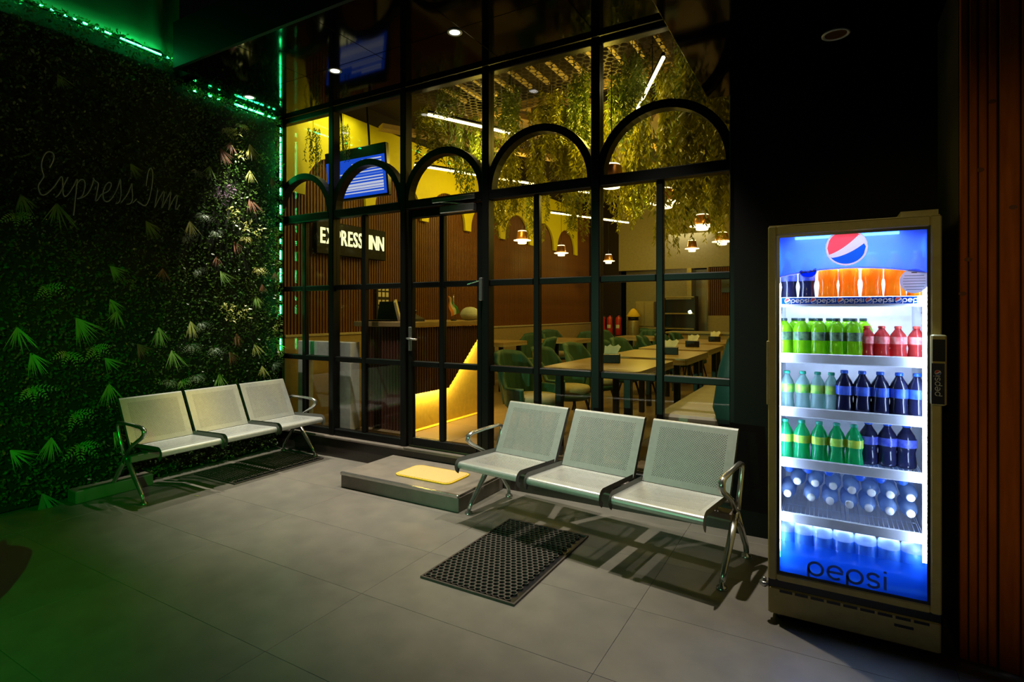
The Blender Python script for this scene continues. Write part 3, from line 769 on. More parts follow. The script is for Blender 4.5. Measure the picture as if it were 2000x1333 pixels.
# tarpaulin above the plant wall
tp = S(); r = random.Random(2); ny, nz = 40, 14
vs = []; fs = []
for i in range(ny + 1):
    y = 0.6 + (2.93 - 0.6) * i / ny
    for j in range(nz + 1):
        z = 3.88 + 1.9 * j / nz
        t = i / ny
        fold = 0.02 * math.sin(t * 9 + 0.8 * j / nz) + 0.05 * max(0, t - 0.78) / 0.22 * math.sin(t * 70 + 0.6 * j / nz) + 0.03 * math.sin(3 * j / nz + t * 4)
        vs.append((fold, y - 1.8, z - 3.88))
for i in range(ny):
    for j in range(nz):
        a = i * (nz + 1) + j; fs.append((a, a + 1, a + nz + 2, a + nz + 1))
tp.add(vs, fs)
ta = tp.build('tarpaulin', M_tarp, None, (LX + 0.02, 1.8, 3.88), fix=False); tag(ta, 'dark folded tarpaulin hanging above the plant wall', 'tarpaulin')
tm = ta.modifiers.new('thickness', 'SOLIDIFY'); tm.thickness = 0.006
# planter at the left border of the frame
pt = empty('planter', (-3.36, 1.02, 0)); tag(pt, 'round beige planter pot standing at the left edge of the paving', 'planter')
S().lathe([(0.17, 0.0), (0.235, 0.03), (0.275, 0.14), (0.285, 0.24), (0.265, 0.34), (0.245, 0.355), (0.225, 0.345), (0.225, 0.30)], 28).build('pot', M_pot, pt)
S().lathe([(0.224, 0.30), (0.1, 0.315), (0.001, 0.32)], 20, close=False).build('soil', M_hedgeback, pt)
for k in range(9):
    a = k * 0.7; gt = grass_tuft(k, 5, 0.5, 0.22, 0.012).build('leaf_spray', M_spray_green, pt, (0.08 * math.cos(a), 0.08 * math.sin(a), 0.45), fix=False); gt.rotation_euler = (0, 0, a)
pt.location = (onZ(-128, 1220, 0).x, onZ(-128, 1220, 0).y, 0); pt.scale = (0.8, 0.8, 1)
lf = MB().prism([(0, 0), (0.03, 0.018), (0.062, 0.012), (0.03, 0.007)], flatmap, 0.002, 0.004).build('fallen_leaf', M_spray_yellow); lf.location = onZ(378, 969, 0.0); tag(lf, 'small pale dry leaf on the floor before the bench along the plant wall', 'leaf')

# ------------------------------------------------------------------ downlights
def downlight(x, y, z, label, lit, r=0.045):
    o = empty('downlight', (x, y, z)); tag(o, label, 'downlight', 'round recessed downlights')
    S().lathe([(r, 0.0), (r + 0.012, -0.006), (r + 0.018, -0.002), (r + 0.018, 0.001)], 24, close=False).build('rim', M_printwhite if lit else M_chrome, o)
    S().lathe([(r, -0.001), (0.001, -0.0015)], 24, close=False).build('lens', lit, o)
    return o
for (x, y), lb in zip(DOWN[:3], ('lit round downlight in the canopy soffit nearest the plant wall', 'lit round downlight in the canopy soffit left of the door', 'lit round downlight in the canopy soffit right of the door')):
    o = downlight(x, y, SOFFIT - 0.004, lb, M_down, 0.04)
u = empty('downlight', (0.03, 3.45, 2.998)); tag(u, 'unlit chrome downlight in the low black bulkhead above the cooler', 'downlight', 'round recessed downlights')
S().lathe([(0.052, 0.0), (0.060, -0.006), (0.068, -0.003), (0.068, 0.001)], 28, close=False).build('rim', M_printwhite, u)
S().lathe([(0.052, -0.002), (0.048, 0.0), (0.03, -0.0005), (0.001, -0.001)], 24, close=False).build('reflector', M_copper, u)

# ================================================================== DINING ROOM
RX0, RX1, RY1, RZ = -5.36, -0.35, 13.6, 4.25
struct(MB().box(RX0 - 0.2, RX1 + 0.3, 4.1, RY1 + 1.0, 0.0, IFZ).build('floor', M_dining))
MB_ = MB()
df = [o for o in COL.objects if o.name.startswith('floor') and o is not fl][0]
ti = MB().bbox(0.002, 0.798, 0.002, 0.798, IFZ - 0.01, IFZ + 0.003, 0.0015).build('tile', M_dining, df)
first = True
for i in range(7):
    for j in range(12):
        o = ti if first else ti.copy()
        if not first: COL.objects.link(o)
        first = False; o.location = (RX0 + i * 0.8 - 0.2, 4.22 + j * 0.8, 0)
cei = MB().box(RX0 - 0.2, RX1 + 0.3, 4.2, RY1 + 0.3, RZ, RZ + 0.1).build('ceiling', M_backing); struct(cei)
# side wall: tan dado, fluted wood, yellow scalloped fascia
wl = MB().box(RX0 - 0.2, RX0 - 0.03, 4.12, RY1 + 0.2, 0.0, RZ).build('wall_left', M_backing); struct(wl)
DZ = 1.21
MB().bbox(RX0 - 0.03, RX0 + 0.02, 4.13, RY1, IFZ, DZ, 0.004).build('dado', M_dado, wl)
MB().bbox(RX0 - 0.03, RX0 + 0.035, 4.13, RY1, DZ, DZ + 0.03, 0.004).build('dado_rail', M_tableedge, wl)
fp = MB(); n = 0
yy = 4.14
flm = MB().prism([(-0.0, 0.0), (0.0, 0.034), (0.014, 0.030), (0.018, 0.017), (0.014, 0.004)], lambda u_, v_, d: (u_, v_, d), DZ + 0.03, 4.0).build('flute', M_flute, wl)
flm.location = (RX0 - 0.02, yy, 0)
k = 0
while yy < 13.3:
    if k > 0:
        c = flm.copy() if k < 200 else None
        if c is None: break
        COL.objects.link(c); c.location = (RX0 - 0.02, yy, 0)
    yy += 0.046; k += 1
# yellow scalloped board: rectangle minus arches
tips = [4.30 + 1.15 * i for i in range(8)]
TW, TZ, ARX = 0.085, 2.875, RX0 + 0.05
poly = [(4.13, 4.0), (4.13, TZ), (tips[0] + TW, TZ)]
for i in range(7):
    y0, y1 = tips[i] + TW, tips[i + 1] - TW
    rad = (y1 - y0) / 2
    pts = arc((y0 + y1) / 2, TZ + 0.03, rad, PI, 0, 18)
    pts = [(a, TZ + 0.03 + (b - TZ - 0.03) * 1.02) for a, b in pts]
    poly += pts + [(y1, TZ), (tips[i + 1] + TW, TZ)]
poly += [(tips[-1] + TW, 4.0)]
def strip_board(poly, x0, x1):
    m = MB(); m.prism(poly, lambda u_, v_, d: (d, u_, v_), x0, x1); return m
yb = strip_board(poly, RX0 + 0.01, ARX).build('scalloped_board', M_yellow, wl)
# the part of that board nearest the glass and the gap above
# back wall with service hatch, doorway and fluted pier
wb = empty('wall_back'); struct(wb)
MB().box(RX0, -4.67, RY1, RY1 + 0.2, 0, RZ).build('dark_panel', M_backing, wb)
MB().box(-4.67, -2.97, RY1 + 0.6, RY1 + 0.8, 0, RZ).build('kitchen_wall', M_cream, wb)
MB().box(-4.67, RX1, RY1, RY1 + 0.1, 2.55, RZ).build('lintel', M_cream, wb)
MB().box(-2.97, -2.86, RY1 - 0.02, RY1 + 0.5, IFZ, 2.55).build('pier', M_inox, wb)
MB().box(-2.86, -2.40, RY1 + 0.5, RY1 + 0.6, IFZ, 2.55).build('doorway_wall', M_pale, wb)
MB().box(-2.50, -2.44, RY1 - 0.05, RY1 + 0.1, IFZ, 2.55).build('jamb', M_tan, wb)
MB().box(-2.44, RX1, RY1 - 0.25, RY1 + 0.1, IFZ, 1.42).build('dado', M_dado, wb)
MB().box(-2.44, RX1, RY1 - 0.20, RY1 + 0.1, 1.42, 2.55).build('pier', M_backing, wb)
g0 = MB().prism([(0, 0), (0.034, 0), (0.030, -0.014), (0.017, -0.02), (0.004, -0.014)], lambda u_, v_, d: (u_, v_, d), 1.42, 2.53).build('flute', M_flute, wb)
g0.location = (-2.43, RY1 - 0.20, 0)
for k in range(1, 40):
    c = g0.copy(); COL.objects.link(c); c.location = (-2.43 + 0.046 * k, RY1 - 0.20, 0)
MB().box(-2.15, -1.6, RY1 - 0.26, RY1 - 0.225, 1.95, 2.3).build('dark_sign', M_fblack, wb)
struct(MB().box(RX1, RX1 + 0.2, 4.3, RY1, 0, RZ).build('wall_right', M_dado))

# reception counter
CXF, CY0, CY1, CZ = -3.70, 4.42, 5.84, 1.40
rc_ = empty('reception_counter', (CXF, CY0, IFZ)); tag(rc_, 'reception counter clad in dark fluted wood with a glowing cut-away base', 'counter')
L = CY1 - CY0; HZ = CZ - IFZ
M_cbody = pm('counter_body', (0.82, 0.60, 0.12), 0.5)
MB().bbox(-0.74, -0.09, 0.03, L, 0.0, HZ - 0.06, 0.004).build('body', M_cbody, rc_)
MB().bbox(-0.80, 0.05, -0.07, L + 0.06, HZ - 0.055, HZ, 0.006).build('worktop', M_tan, rc_)
# fluted cladding on the front with a slanted lower edge, and on the end towards the glass
edge = [(0.0, 0.40), (0.62, 0.40), (L - 0.04, HZ - 0.07)]
def edge_z(y):
    for (a, b), (c, d) in zip(edge, edge[1:]):
        if a <= y <= c: return b + (d - b) * (y - a) / (c - a)
    return HZ - 0.07
MB().prism(edge + [(L - 0.04, HZ - 0.06), (0.0, HZ - 0.06)], lambda u_, v_, d: (d, u_, v_), -0.04, -0.018).build('cladding_board', M_flutedark, rc_)
y = 0.0
while y < L - 0.10:
    z = max(edge_z(y), edge_z(y + 0.03))
    if HZ - 0.065 - z > 0.03:
        MB().prism([(-0.018, 0.0), (-0.018, 0.03), (-0.005, 0.027), (-0.001, 0.015), (-0.005, 0.003)], lambda u_, v_, d: (u_, y + v_, d), z, HZ - 0.062).build('flute', M_flutedark, rc_)
    y += 0.042
MB().box(-0.74, -0.018, 0.005, 0.029, 0.0, HZ - 0.06).build('cladding_board', M_flutedark, rc_)
fe = MB().prism([(0.0, 0.004), (0.03, 0.004), (0.027, -0.009), (0.015, -0.013), (0.003, -0.009)], lambda u_, v_, d: (u_, v_, d), 0.0, HZ - 0.062).build('flute', M_flutedark, rc_)
fe.location.x = -0.74
for k in range(1, 17):
    c = fe.copy(); COL.objects.link(c); c.location.x = -0.74 + 0.042 * k
led_pts = [(-0.062, a, b) for a, b in [(0.02, 0.415), (0.61, 0.415), (L - 0.06, HZ - 0.08)]]
S().tube(led_pts, 0.006, 6).build('led_strip', M_counterled, rc_)
MB().bbox(-0.085, -0.02, 0.03, L, 0.0, 0.012, 0.003).build('kick_strip', M_yellowrim, rc_)
# things on the counter
fgz = CZ
def at_counter(px, py=618): return onX(px, py, CXF - 0.12)
p = at_counter(886)
fg = empty('table_flag', (p.x, p.y, CZ)); tag(fg, 'small saffron white and green table flag on the reception counter', 'flag')
S().lathe([(0.035, 0), (0.034, 0.012), (0.008, 0.016)], 16).build('base', M_darkmetal, fg)
S().tube([(0, 0, 0.01), (0, 0, 0.30)], 0.004, 6).build('pole', M_chrome, fg)
cols = [pm('flag_saffron', (0.75, 0.25, 0.04), 0.8), pm('flag_white', (0.75, 0.72, 0.62), 0.8), pm('flag_green', (0.03, 0.25, 0.07), 0.8)]
for k in range(3):
    m = S(); vs = []; fs = []
    for i in range(13):
        t = i / 12; 
        for j in range(2):
            f = (k + j) / 3
            vs.append((0.012 * math.sin(9 * t + 2 * f), -0.09 + 0.19 * f * (0.3 + 0.7 * t) + 0.05 * t - 0.02, 0.29 - 0.24 * t * (0.75 + 0.25 * (1 - f)) - 0.02 * f))
    for i in range(12): fs.append((2 * i, 2 * i + 1, 2 * i + 3, 2 * i + 2))
    m.add(vs, fs); o = m.build('flag_stripe', cols[k], fg, fix=False)
p = at_counter(918)
dm = empty('domed_container', (p.x, p.y, CZ)); tag(dm, 'white domed container on the far end of the reception counter', 'container')
S().lathe([(0.05, 0.0), (0.09, 0.01), (0.118, 0.05), (0.122, 0.065)], 24).build('bowl', M_white, dm)
S().lathe([(0.124, 0.068), (0.115, 0.10), (0.09, 0.135), (0.05, 0.158), (0.001, 0.165)], 24, close=False).build('lid', M_white, dm)
p = at_counter(806)
ph = empty('desk_phone', (p.x, p.y, CZ)); tag(ph, 'black rounded desk phone on the middle of the reception counter', 'phone')
MB().prism([(-0.09, 0), (0.09, 0), (0.085, 0.03), (-0.06, 0.09), (-0.085, 0.09)], lambda u_, v_, d: (u_, d, v_), -0.09, 0.09).build('body', M_darkmetal, ph)
S().tube([(-0.05, -0.1, 0.10), (-0.06, -0.06, 0.125), (-0.06, 0.06, 0.125), (-0.05, 0.1, 0.10)], [0.024, 0.016, 0.016, 0.024], 8).build('handset', M_darkmetal, ph)
p = at_counter(733)
bo = MB().bbox(-0.012, 0.012, -0.07, 0.07, 0.0, 0.22, 0.002).build('menu_card', M_paper); bo.location = (-4.02, 4.56, CZ + 0.012); bo.rotation_euler = (0.25, -0.2, 0.6); tag(bo, 'cream menu card leaning on the near part of the reception counter', 'card')
p = at_counter(690)
lp = empty('laptop', (-4.2, 4.50, CZ), 0.15); tag(lp, 'dark laptop open at the near end of the reception counter', 'laptop')
MB().bbox(-0.16, 0.16, -0.11, 0.11, 0, 0.018, 0.003).build('base', M_darkmetal, lp)
sc_ = MB().bbox(-0.16, 0.16, -0.005, 0.005, 0.0, 0.21, 0.003).build('screen', M_darkmetal, lp, (0, 0.11, 0.015)); sc_.rotation_euler.x = -0.25
# white desk behind the glass
wd_ = empty('white_desk', (-4.72, 4.23, IFZ)); tag(wd_, 'white laminate desk with panel legs standing just behind the glass', 'desk')
MB().bbox(-0.46, 0.36, -0.05, 0.08, 0.72, 0.93, 0.004).build('apron', M_white, wd_)
MB().bbox(0.20, 0.36, -0.05, 0.08, 0.0, 0.718, 0.004).build('leg', M_white, wd_)
MB().bbox(-0.46, -0.36, -0.05, 0.08, 0.0, 0.718, 0.004).build('leg', M_white, wd_)
# lit name sign on the fluted wall
sa, sb = onX(618, 450, RX0 + 0.1), onX(753, 462, RX0 + 0.1)
zt_, zb_ = 2.60, 2.20
sg = empty('name_sign', (RX0 + 0.06, sa.y, zb_)); tag(sg, 'black box sign with lit letters EXPRESS INN on the fluted wall', 'sign')
SL = sb.y - sa.y
MB().bbox(-0.02, 0.045, 0, SL, 0, zt_ - zb_, 0.006).build('box', M_blackm, sg)
txt = 'EXPRESS INN'; sizes = []; meshes = []
for ch in txt:
    if ch == ' ': meshes.append(None); sizes.append(0.5); continue
    me, wd2 = text_mesh(ch, 1.0, 0.02, 0.012); meshes.append(me); sizes.append(wd2)
tot = sum(sizes) + 0.10 * (len(txt) - 1); lh = 0.20 ; scy = (SL - 0.10) / tot
x = 0.05
for me, wd2 in zip(meshes, sizes):
    if me is not None:
        minx = min(v.co.x for v in me.vertices)
        me2 = me
        me2.materials.clear(); me2.materials.append(M_signglow)
        for v in me2.vertices:
            u_, v_, d = v.co
            v.co = (0.055 + d * 0.3, x + (u_ - minx) * scy, 0.13 + v_ * 0.265)
        o = bpy.data.objects.new('letter', me2); COL.objects.link(o); o.parent = sg
    x += (wd2 + 0.10) * scy
# notice board with white cards
na = onX(747, 590, RX0 + 0.03)
nb = empty('card_board', (RX0 + 0.03, na.y, na.z)); tag(nb, 'dark wall rack of small cream cards behind the reception counter', 'rack')
MB().bbox(-0.02, 0.015, -0.13, 0.13, -0.24, 0.24, 0.003).build('board', M_backing, nb)
cd = MB().bbox(0.016, 0.02, -0.026, 0.026, -0.032, 0.032, 0.001)
cd0 = None
for i in range(3):
    for j in range(5):
        if cd0 is None: cd0 = cd.build('card', M_paper, nb); c = cd0
        else: c = cd0.copy(); COL.objects.link(c)
        c.location = (0, -0.075 + 0.075 * i, -0.175 + 0.085 * j + (0.02 if j > 2 else 0))
# menu screen hung behind the glass
ta_, tb_ = onY(640, 320, 4.45), onY(753, 300, 4.45)
tv = empty('menu_screen', ((ta_.x + tb_.x) / 2, 4.45, 3.02)); tag(tv, 'blue menu screen with white lines of text hanging behind the glass', 'screen')
hw_ = (tb_.x - ta_.x) / 2; TVR = -0.10
tvp = empty('tilt', (0, 0, 0))
COL.objects.unlink(tvp); bpy.data.objects.remove(tvp)
tv.rotation_euler = (math.radians(6), 0, 0)
MB().bbox(-hw_ - 0.02, hw_ + 0.02, 0.0, 0.06, -0.26, 0.30, 0.008).build('case', M_fblack, tv)
MB().box(-hw_, hw_, -0.004, 0.0, -0.235, 0.18).build('display', M_tvblue, tv)
for k in range(12):
    z = 0.155 - 0.031 * k
    x0, x1 = (-hw_ * 0.55, hw_ * 0.92) if k > 3 else (hw_ * (-0.1 if k % 2 else 0.25), hw_ * 0.9)
    MB().box(x0, x1, -0.006, -0.004, z - 0.016 * (1.5 if k in (8, 9) else 0.8), z).build('text_line', M_tvtext if k not in (2, 5) else M_tvdim, tv)
MB().tube([(-0.2, 0.04, 0.29), (-0.2, 0.06, 1.24)], 0.012, 6).build('hanger', M_darkmetal, tv)
MB().tube([(0.2, 0.04, 0.29), (0.2, 0.06, 1.24)], 0.012, 6).build('hanger', M_darkmetal, tv)

# ceiling lattice, slats, beams, tubes
lat = MB(); R = 0.045; px_, py_ = R * math.sqrt(3), R * 1.5
x0, x1, y0, y1 = -3.75, -0.75, 4.2, 5.35
ny = int((y1 - y0) / py_); nx = int((x1 - x0) / px_)
for j in range(ny):
    for i in range(nx):
        cx = x0 + px_ * (i + 0.5 * (j % 2)); cy = y0 + py_ * j
        vs = []
        for k in range(6):
            a = PI / 6 + PI / 3 * k; c, s_ = math.cos(a), math.sin(a)
            vs += [(cx + R * 1.02 * c, cy + R * 1.02 * s_, 0), (cx + R * 0.80 * c, cy + R * 0.80 * s_, 0)]
        lat.add(vs, [(2 * k, 2 * ((k + 1) % 6), 2 * ((k + 1) % 6) + 1, 2 * k + 1) for k in range(6)])
lo = lat.build('ceiling_netting', pm('brown_netting', (0.05, 0.035, 0.02), 0.7), None, (0, 0, 3.74), fix=False); tag(lo, 'black honeycomb netting stretched below the dining room ceiling', 'netting'); lo['kind'] = 'stuff'
sl0 = MB().bbox(-0.022, 0.022, 4.22, 5.35, 3.95, 3.99, 0.004).build('slat', M_slatwood, cei); sl0.location.x = -3.7
for k in range(1, 14):
    c = sl0.copy(); COL.objects.link(c); c.location.x = -3.7 + 0.215 * k
def beam(a, b, w_, h_, mat, name='beam'):
    a, b = Vector(a), Vector(b); d = (b - a).normalized(); sd = d.cross(Vector((0, 0, 1))).normalized() * w_ / 2; up = Vector((0, 0, 1)) * h_
    m = MB(); m.add([a - sd, a + sd, b + sd, b - sd, a - sd + up, a + sd + up, b + sd + up, b - sd + up], [(0, 3, 2, 1), (4, 5, 6, 7), (0, 1, 5, 4), (1, 2, 6, 5), (2, 3, 7, 6), (3, 0, 4, 7)])
    return m.build(name, mat, cei)
beam((-3.9, 5.45, 3.75), (-0.7, 5.15, 3.75), 0.05, 0.08, M_tan)
for a, b in (((-3.4, 5.5, 3.8), (-2.2, 7.6, 3.8)), ((-2.5, 5.5, 3.8), (-1.3, 7.6, 3.8)), ((-1.2, 5.6, 3.8), (-2.6, 8.0, 3.75)), ((-4.9, 5.2, 3.8), (-3.6, 7.6, 3.8)), ((-2.0, 8.2, 3.6), (-0.7, 6.5, 3.6)), ((-3.2, 9.0, 3.5), (-1.2, 10.2, 3.5))):
    beam(a, b, 0.16, 0.06, M_tan)
for a in ((-3.6, 6.2), (-2.5, 7.0), (-1.7, 8.3), (-3.0, 8.6)):
    MB().bbox(a[0] - 0.55, a[0] + 0.55, a[1] - 0.5, a[1] + 0.6, 3.9, 3.93, 0.004).build('board', M_tan, cei)
MB().bbox(-2.25, -2.05, 6.1, 6.2, 3.1, 3.75, 0.005).build('post', M_slatwood, cei)
def tube_light(a, b, label):
    o = empty('tube_light', a); tag(o, label, 'tube light', 'warm linear tubes below the dining room ceiling')
    d = Vector(b) - Vector(a)
    S().tube([(0, 0, 0), d], 0.014, 8).build('tube', M_tube, o)
    n = Vector((0, 0, 0.03))
    S().tube([n, d + n], 0.017, 6).build('housing', M_darkmetal, o)
    for f in (0.15, 0.85):
        S().tube([d * f + n, d * f + Vector((0, 0, RZ - 3.5 - 0.01))], 0.004, 5).build('hanger', M_darkmetal, o)
    return o
TUBES = [((-3.52, 4.42, 3.5), (-3.02, 5.5, 3.5), 'slanting warm tube above the glass door'), ((-4.89, 5.85, 3.5), (-3.47, 8.7, 3.5), 'long warm tube running inward left of the hanging vines'),
         ((-1.13, 4.35, 3.5), (-2.38, 6.75, 3.5), 'steep warm tube above the window arch next to the black wall'), ((-1.50, 8.0, 3.5), (-1.12, 9.0, 3.5), 'short warm tube over the tables by the banquette'),
         ((-4.6, 9.5, 3.4), (-3.7, 11.4, 3.4), 'far warm tube near the end of the yellow scallops')]
for t in TUBES: tube_light(*t)
# beside pendants and tubes, unseen lamps brighten the yellow board and the room
def pendant(x, y, label, sc=1.0, z=2.68):
    o = empty('pendant_lamp', (x, y, z)); tag(o, label, 'pendant lamp', 'copper bell pendants in the dining room')
    S().lathe([(0.085, 0.135), (0.09, 0.13), (0.108, 0.03), (0.115, 0.0), (0.112, 0.0), (0.10, 0.03), (0.082, 0.128)], 24).build('shade', M_copper, o)
    S().lathe([(0.06, 0.0), (0.155, -0.004), (0.158, -0.010), (0.06, -0.014)], 28).build('disc', M_lampglow, o)
    S().lathe([(0.075, -0.014), (0.078, -0.05), (0.074, -0.062), (0.001, -0.065)], 24, close=False).build('diffuser', M_lampglow, o)
    S().lathe([(0.083, 0.136), (0.07, 0.15), (0.001, 0.152)], 20, close=False).build('top', M_lampglow, o)
    S().tube([(0, 0, 0.15), (0, 0, RZ - z)], 0.004, 5).build('cord', M_darkmetal, o)
    o.scale = (sc, sc, 1)
    lamp('pendant_bulb', 'POINT', (x, y, z - 0.12), 6.0, WARM, size=0.06)
    return o
PEN = [(-1.70, 4.75, 'nearest copper pendant, half behind the thick upright bar', 1.0), (-1.53, 5.95, 'copper pendant behind the thin bar of the last window', 1.0), (-1.50, 7.8, 'copper pendant above the third table by the banquette', 1.05), (-1.55, 9.7, 'copper pendant lowest at the last window edge', 1.0),
       (-4.35, 7.9, 'copper pendant before the yellow scallops right of the door', 0.9), (-4.62, 10.0, 'copper pendant before the last yellow scallop', 0.9), (-4.4, 12.1, 'small far copper pendant beside the thick upright bar', 0.9), (-2.2, 10.5, 'small copper pendant among the hanging vines near the kitchen', 0.8)]
for (x, y, lb, sc) in PEN: pendant(x, y, lb, sc)
for x, y, z, p_ in ((-3.4, 5.3, 3.35, 26), (-4.2, 7.2, 3.35, 40), (-1.9, 5.0, 3.3, 40), (-2.4, 8.0, 3.3, 46), (-3.4, 11.5, 3.2, 40), (-1.0, 6.6, 3.3, 26)):
    lamp('room_fill_lamp', 'POINT', (x, y, z), p_, WARM, size=0.12)  # added point lamps filling the room, without visible fittings
lamp('kitchen_lamp', 'AREA', (-2.9, RY1 + 0.1, 3.4), 10, (1, 0.9, 0.6), (-2.9, RY1 + 0.3, 0), 1.0)
lamp('board_wash_lamp', 'AREA', (RX0 + 0.5, 4.75, 3.72), 7, (1.0, 0.92, 0.25), (RX0, 4.75, 3.0), 0.9)  # unseen area lamp washing the yellow board

# hanging vines
def vine_mesh(seed, strands, ln, wid, lsz, up=0.0):
    r = random.Random(seed); m = MB(); m.tube([(0, 0, -0.1), (0, 0, 0.66)], 0.004, 4)
    for s_ in range(strands):
        x0, y0 = r.uniform(-wid, wid), r.uniform(-wid, wid); L = ln * r.uniform(0.55, 1.0)
        n = int(L / 0.013); sx, sy = r.uniform(-0.06, 0.06), r.uniform(-0.06, 0.06); ph = r.uniform(0, 6)
        for k in range(n):
            t = k / n
            p = Vector((x0 + sx * t + 0.02 * math.sin(ph + 5 * t), y0 + sy * t + 0.02 * math.cos(ph + 4 * t), -L * t))
            a = r.uniform(0, 2 * PI); d = Vector((math.cos(a), math.sin(a), r.uniform(-2.6, -0.6))).normalized(); q = lsz * r.uniform(0.6, 1.2)
            sd = d.cross(Vector((r.uniform(-1, 1), r.uniform(-1, 1), 0.2))).normalized() * q * 0.15
            m.add([p, p + d * q * 0.5 + sd, p + d * q, p + d * q * 0.5 - sd], [(0, 1, 2, 3)])
    return m
VP = []
for k, (s_, ln, wid, lsz, mt) in enumerate(((14, 1.3, 0.12, 0.072, M_vine), (13, 1.0, 0.11, 0.06, M_vine2), (16, 1.5, 0.13, 0.075, M_vine), (9, 0.7, 0.10, 0.05, M_vine2), (12, 1.1, 0.11, 0.065, M_vine2))):
    VP.append((vine_mesh(40 + k, s_, ln, wid, lsz), mt))
vfirst = {}
def vine(k, loc, rz, sc, label, group):
    if k not in vfirst:
        o = VP[k][0].build('hanging_vine', VP[k][1], None, fix=False); vfirst[k] = o
    else:
        o = vfirst[k].copy(); COL.objects.link(o)
    o.location = loc; o.rotation_euler = (0, 0, rz); o.scale = sc
    tag(o, label, 'hanging plant', group); return o
r = random.Random(21)
def vl(x, y, z=2.9):
    d = Vector((x, y, 0)); f = -SF * x + CF * y; p = CX + FPX * (CF * x + SF * y) / f
    b = 'above the glass door' if p < 953 else ('behind the fourth arch, before the thick bar' if p < 1166 else ('behind the last arch' if p < 1310 else 'behind the last arch next to the black wall'))
    return f'willow vine {b}, ' + ('front row' if y < 5.7 else 'second row' if y < 6.8 else 'third row' if y < 8 else 'far row')
VL = 'strand of trailing artificial willow leaves hanging from the dining room ceiling'
vine(1, (-5.11, 4.33, 3.60), 0.3, (0.62, 0.62, 0.62), 'single leafy strand hanging before the yellow wall next to the plant wall', 'hanging vines')
vine(1, (-4.66, 4.36, 3.58), 1.0, (0.5, 0.5, 0.45), 'thin leafy strand hanging left of the blue menu screen', 'hanging vines')
vine(1, (-3.52, 4.85, 3.62), 0.5, (0.8, 0.8, 0.85), 'leafy strand hanging right of the blue menu screen', 'hanging vines')
SPOTS = []
for k in range(60):
    if (k * 7) % 10 in (1, 4, 8) and k // 4 < 8: continue
    # rows following the lattice edge and the tubes deeper in the room
    row = k % 4
    y = (4.72, 5.5, 6.6, 8.0)[row] + r.uniform(-0.2, 0.25)
    x = -3.7 - 0.28 * row + (2.95 + 0.2 * row) * ((k // 4 + 0.5 * (row % 2)) / 15) + r.uniform(-0.1, 0.1)
    SPOTS.append((x, y))
for k, (x, y) in enumerate(SPOTS):
    kk = (0, 1, 2, 4)[r.randrange(4)]
    right = x > -2.1
    vine(kk, (x, y, 3.68 + r.uniform(-0.05, 0.1)), r.uniform(0, 6), (1, 1, ((1.0 if right else 0.72) * (0.62 if y < 5.0 else 1.0)) * r.uniform(0.85, 1.1)), vl(x, y), 'willow vines over the dining room')
for (x, y) in ((-0.95, 4.7), (-0.8, 5.2), (-1.2, 5.0), (-0.75, 5.9), (-1.0, 6.4), (-0.9, 7.3)):
    vine((0, 2)[r.randrange(2)], (x, y, 3.68), r.uniform(0, 6), (1.1, 1.1, 1.0), vl(x, y), 'willow vines over the dining room')

# tables
def table(x, y, wx, wy, label):
    o = empty('dining_table', (x, y, IFZ)); tag(o, label, 'table', 'wooden dining tables')
    MB().prism(rrect(wx / 2, wy / 2, 0.06, 4), flatmap, 0.735, 0.775).build('tabletop', M_table, o)
    MB().prism(rrect(wx / 2 + 0.004, wy / 2 + 0.004, 0.063, 4), flatmap, 0.71, 0.736).build('edge_band', M_tableedge, o)
    for sx in (-1, 1):
        for sy in (-1, 1):
            MB().bbox(sx * (wx / 2 - 0.12) - 0.03, sx * (wx / 2 - 0.12) + 0.03, sy * (wy / 2 - 0.12) - 0.03, sy * (wy / 2 - 0.12) + 0.03, 0.0, 0.71, 0.005).build('leg', M_darkmetal, o)
    return o
TB = [(-1.74, 4.87, 0.86, 1.18, 'wooden dining table nearest the shop window'), (-1.70, 6.30, 0.9, 1.2, 'second wooden table along the banquette'), (-1.75, 7.75, 0.9, 1.2, 'third wooden table along the banquette'), (-1.80, 9.4, 0.9, 1.3, 'fourth wooden table along the banquette')]
for t in TB: table(*t)
table(-4.72, 7.7, 0.75, 0.8, 'small wooden table near the left wall seen beside the door frame')
table(-4.1, 9.0, 0.8, 0.8, 'small wooden table before the upright green chair by the left wall')
table(-3.2, 10.6, 0.8, 0.8, 'small wooden table far back before the fire extinguishers')
def tissue(x, y, rz, label):
    z = IFZ + 0.775
    o = empty('tissue_box', (x, y, z), rz); tag(o, label, 'tissue box', 'black tissue boxes on the tables')
    MB().bbox(-0.09, 0.09, -0.06, 0.06, 0, 0.085, 0.006).build('box', M_fblack, o)
    m = S(); vs = []
    for i in range(7):
        t = i / 6 - 0.5
        vs += [(t * 0.12, 0.01 * math.sin(i * 2), 0.083), (t * 0.15 + 0.02, 0.03 + 0.015 * math.sin(i * 3), 0.16 + 0.012 * math.sin(i * 4))]
    m.add(vs, [(2 * i, 2 * i + 1, 2 * i + 3, 2 * i + 2) for i in range(6)]).build('tissue', M_paper, o, fix=False)
tissue(-1.78, 4.95, 0.3, 'black tissue box with a raised tissue on the table nearest the window')
tissue(-1.55, 6.25, 0.2, 'black tissue box on the second table along the banquette')
tissue(-1.62, 7.75, 0.2, 'black tissue box on the third table along the banquette')
tissue(-1.6, 9.3, 0.2, 'black tissue box on the fourth table along the banquette')
cp = empty('drinking_cup', (-1.62, 6.62, IFZ + 0.775)); tag(cp, 'amber glass cup beside the tissue box on the second table', 'cup')
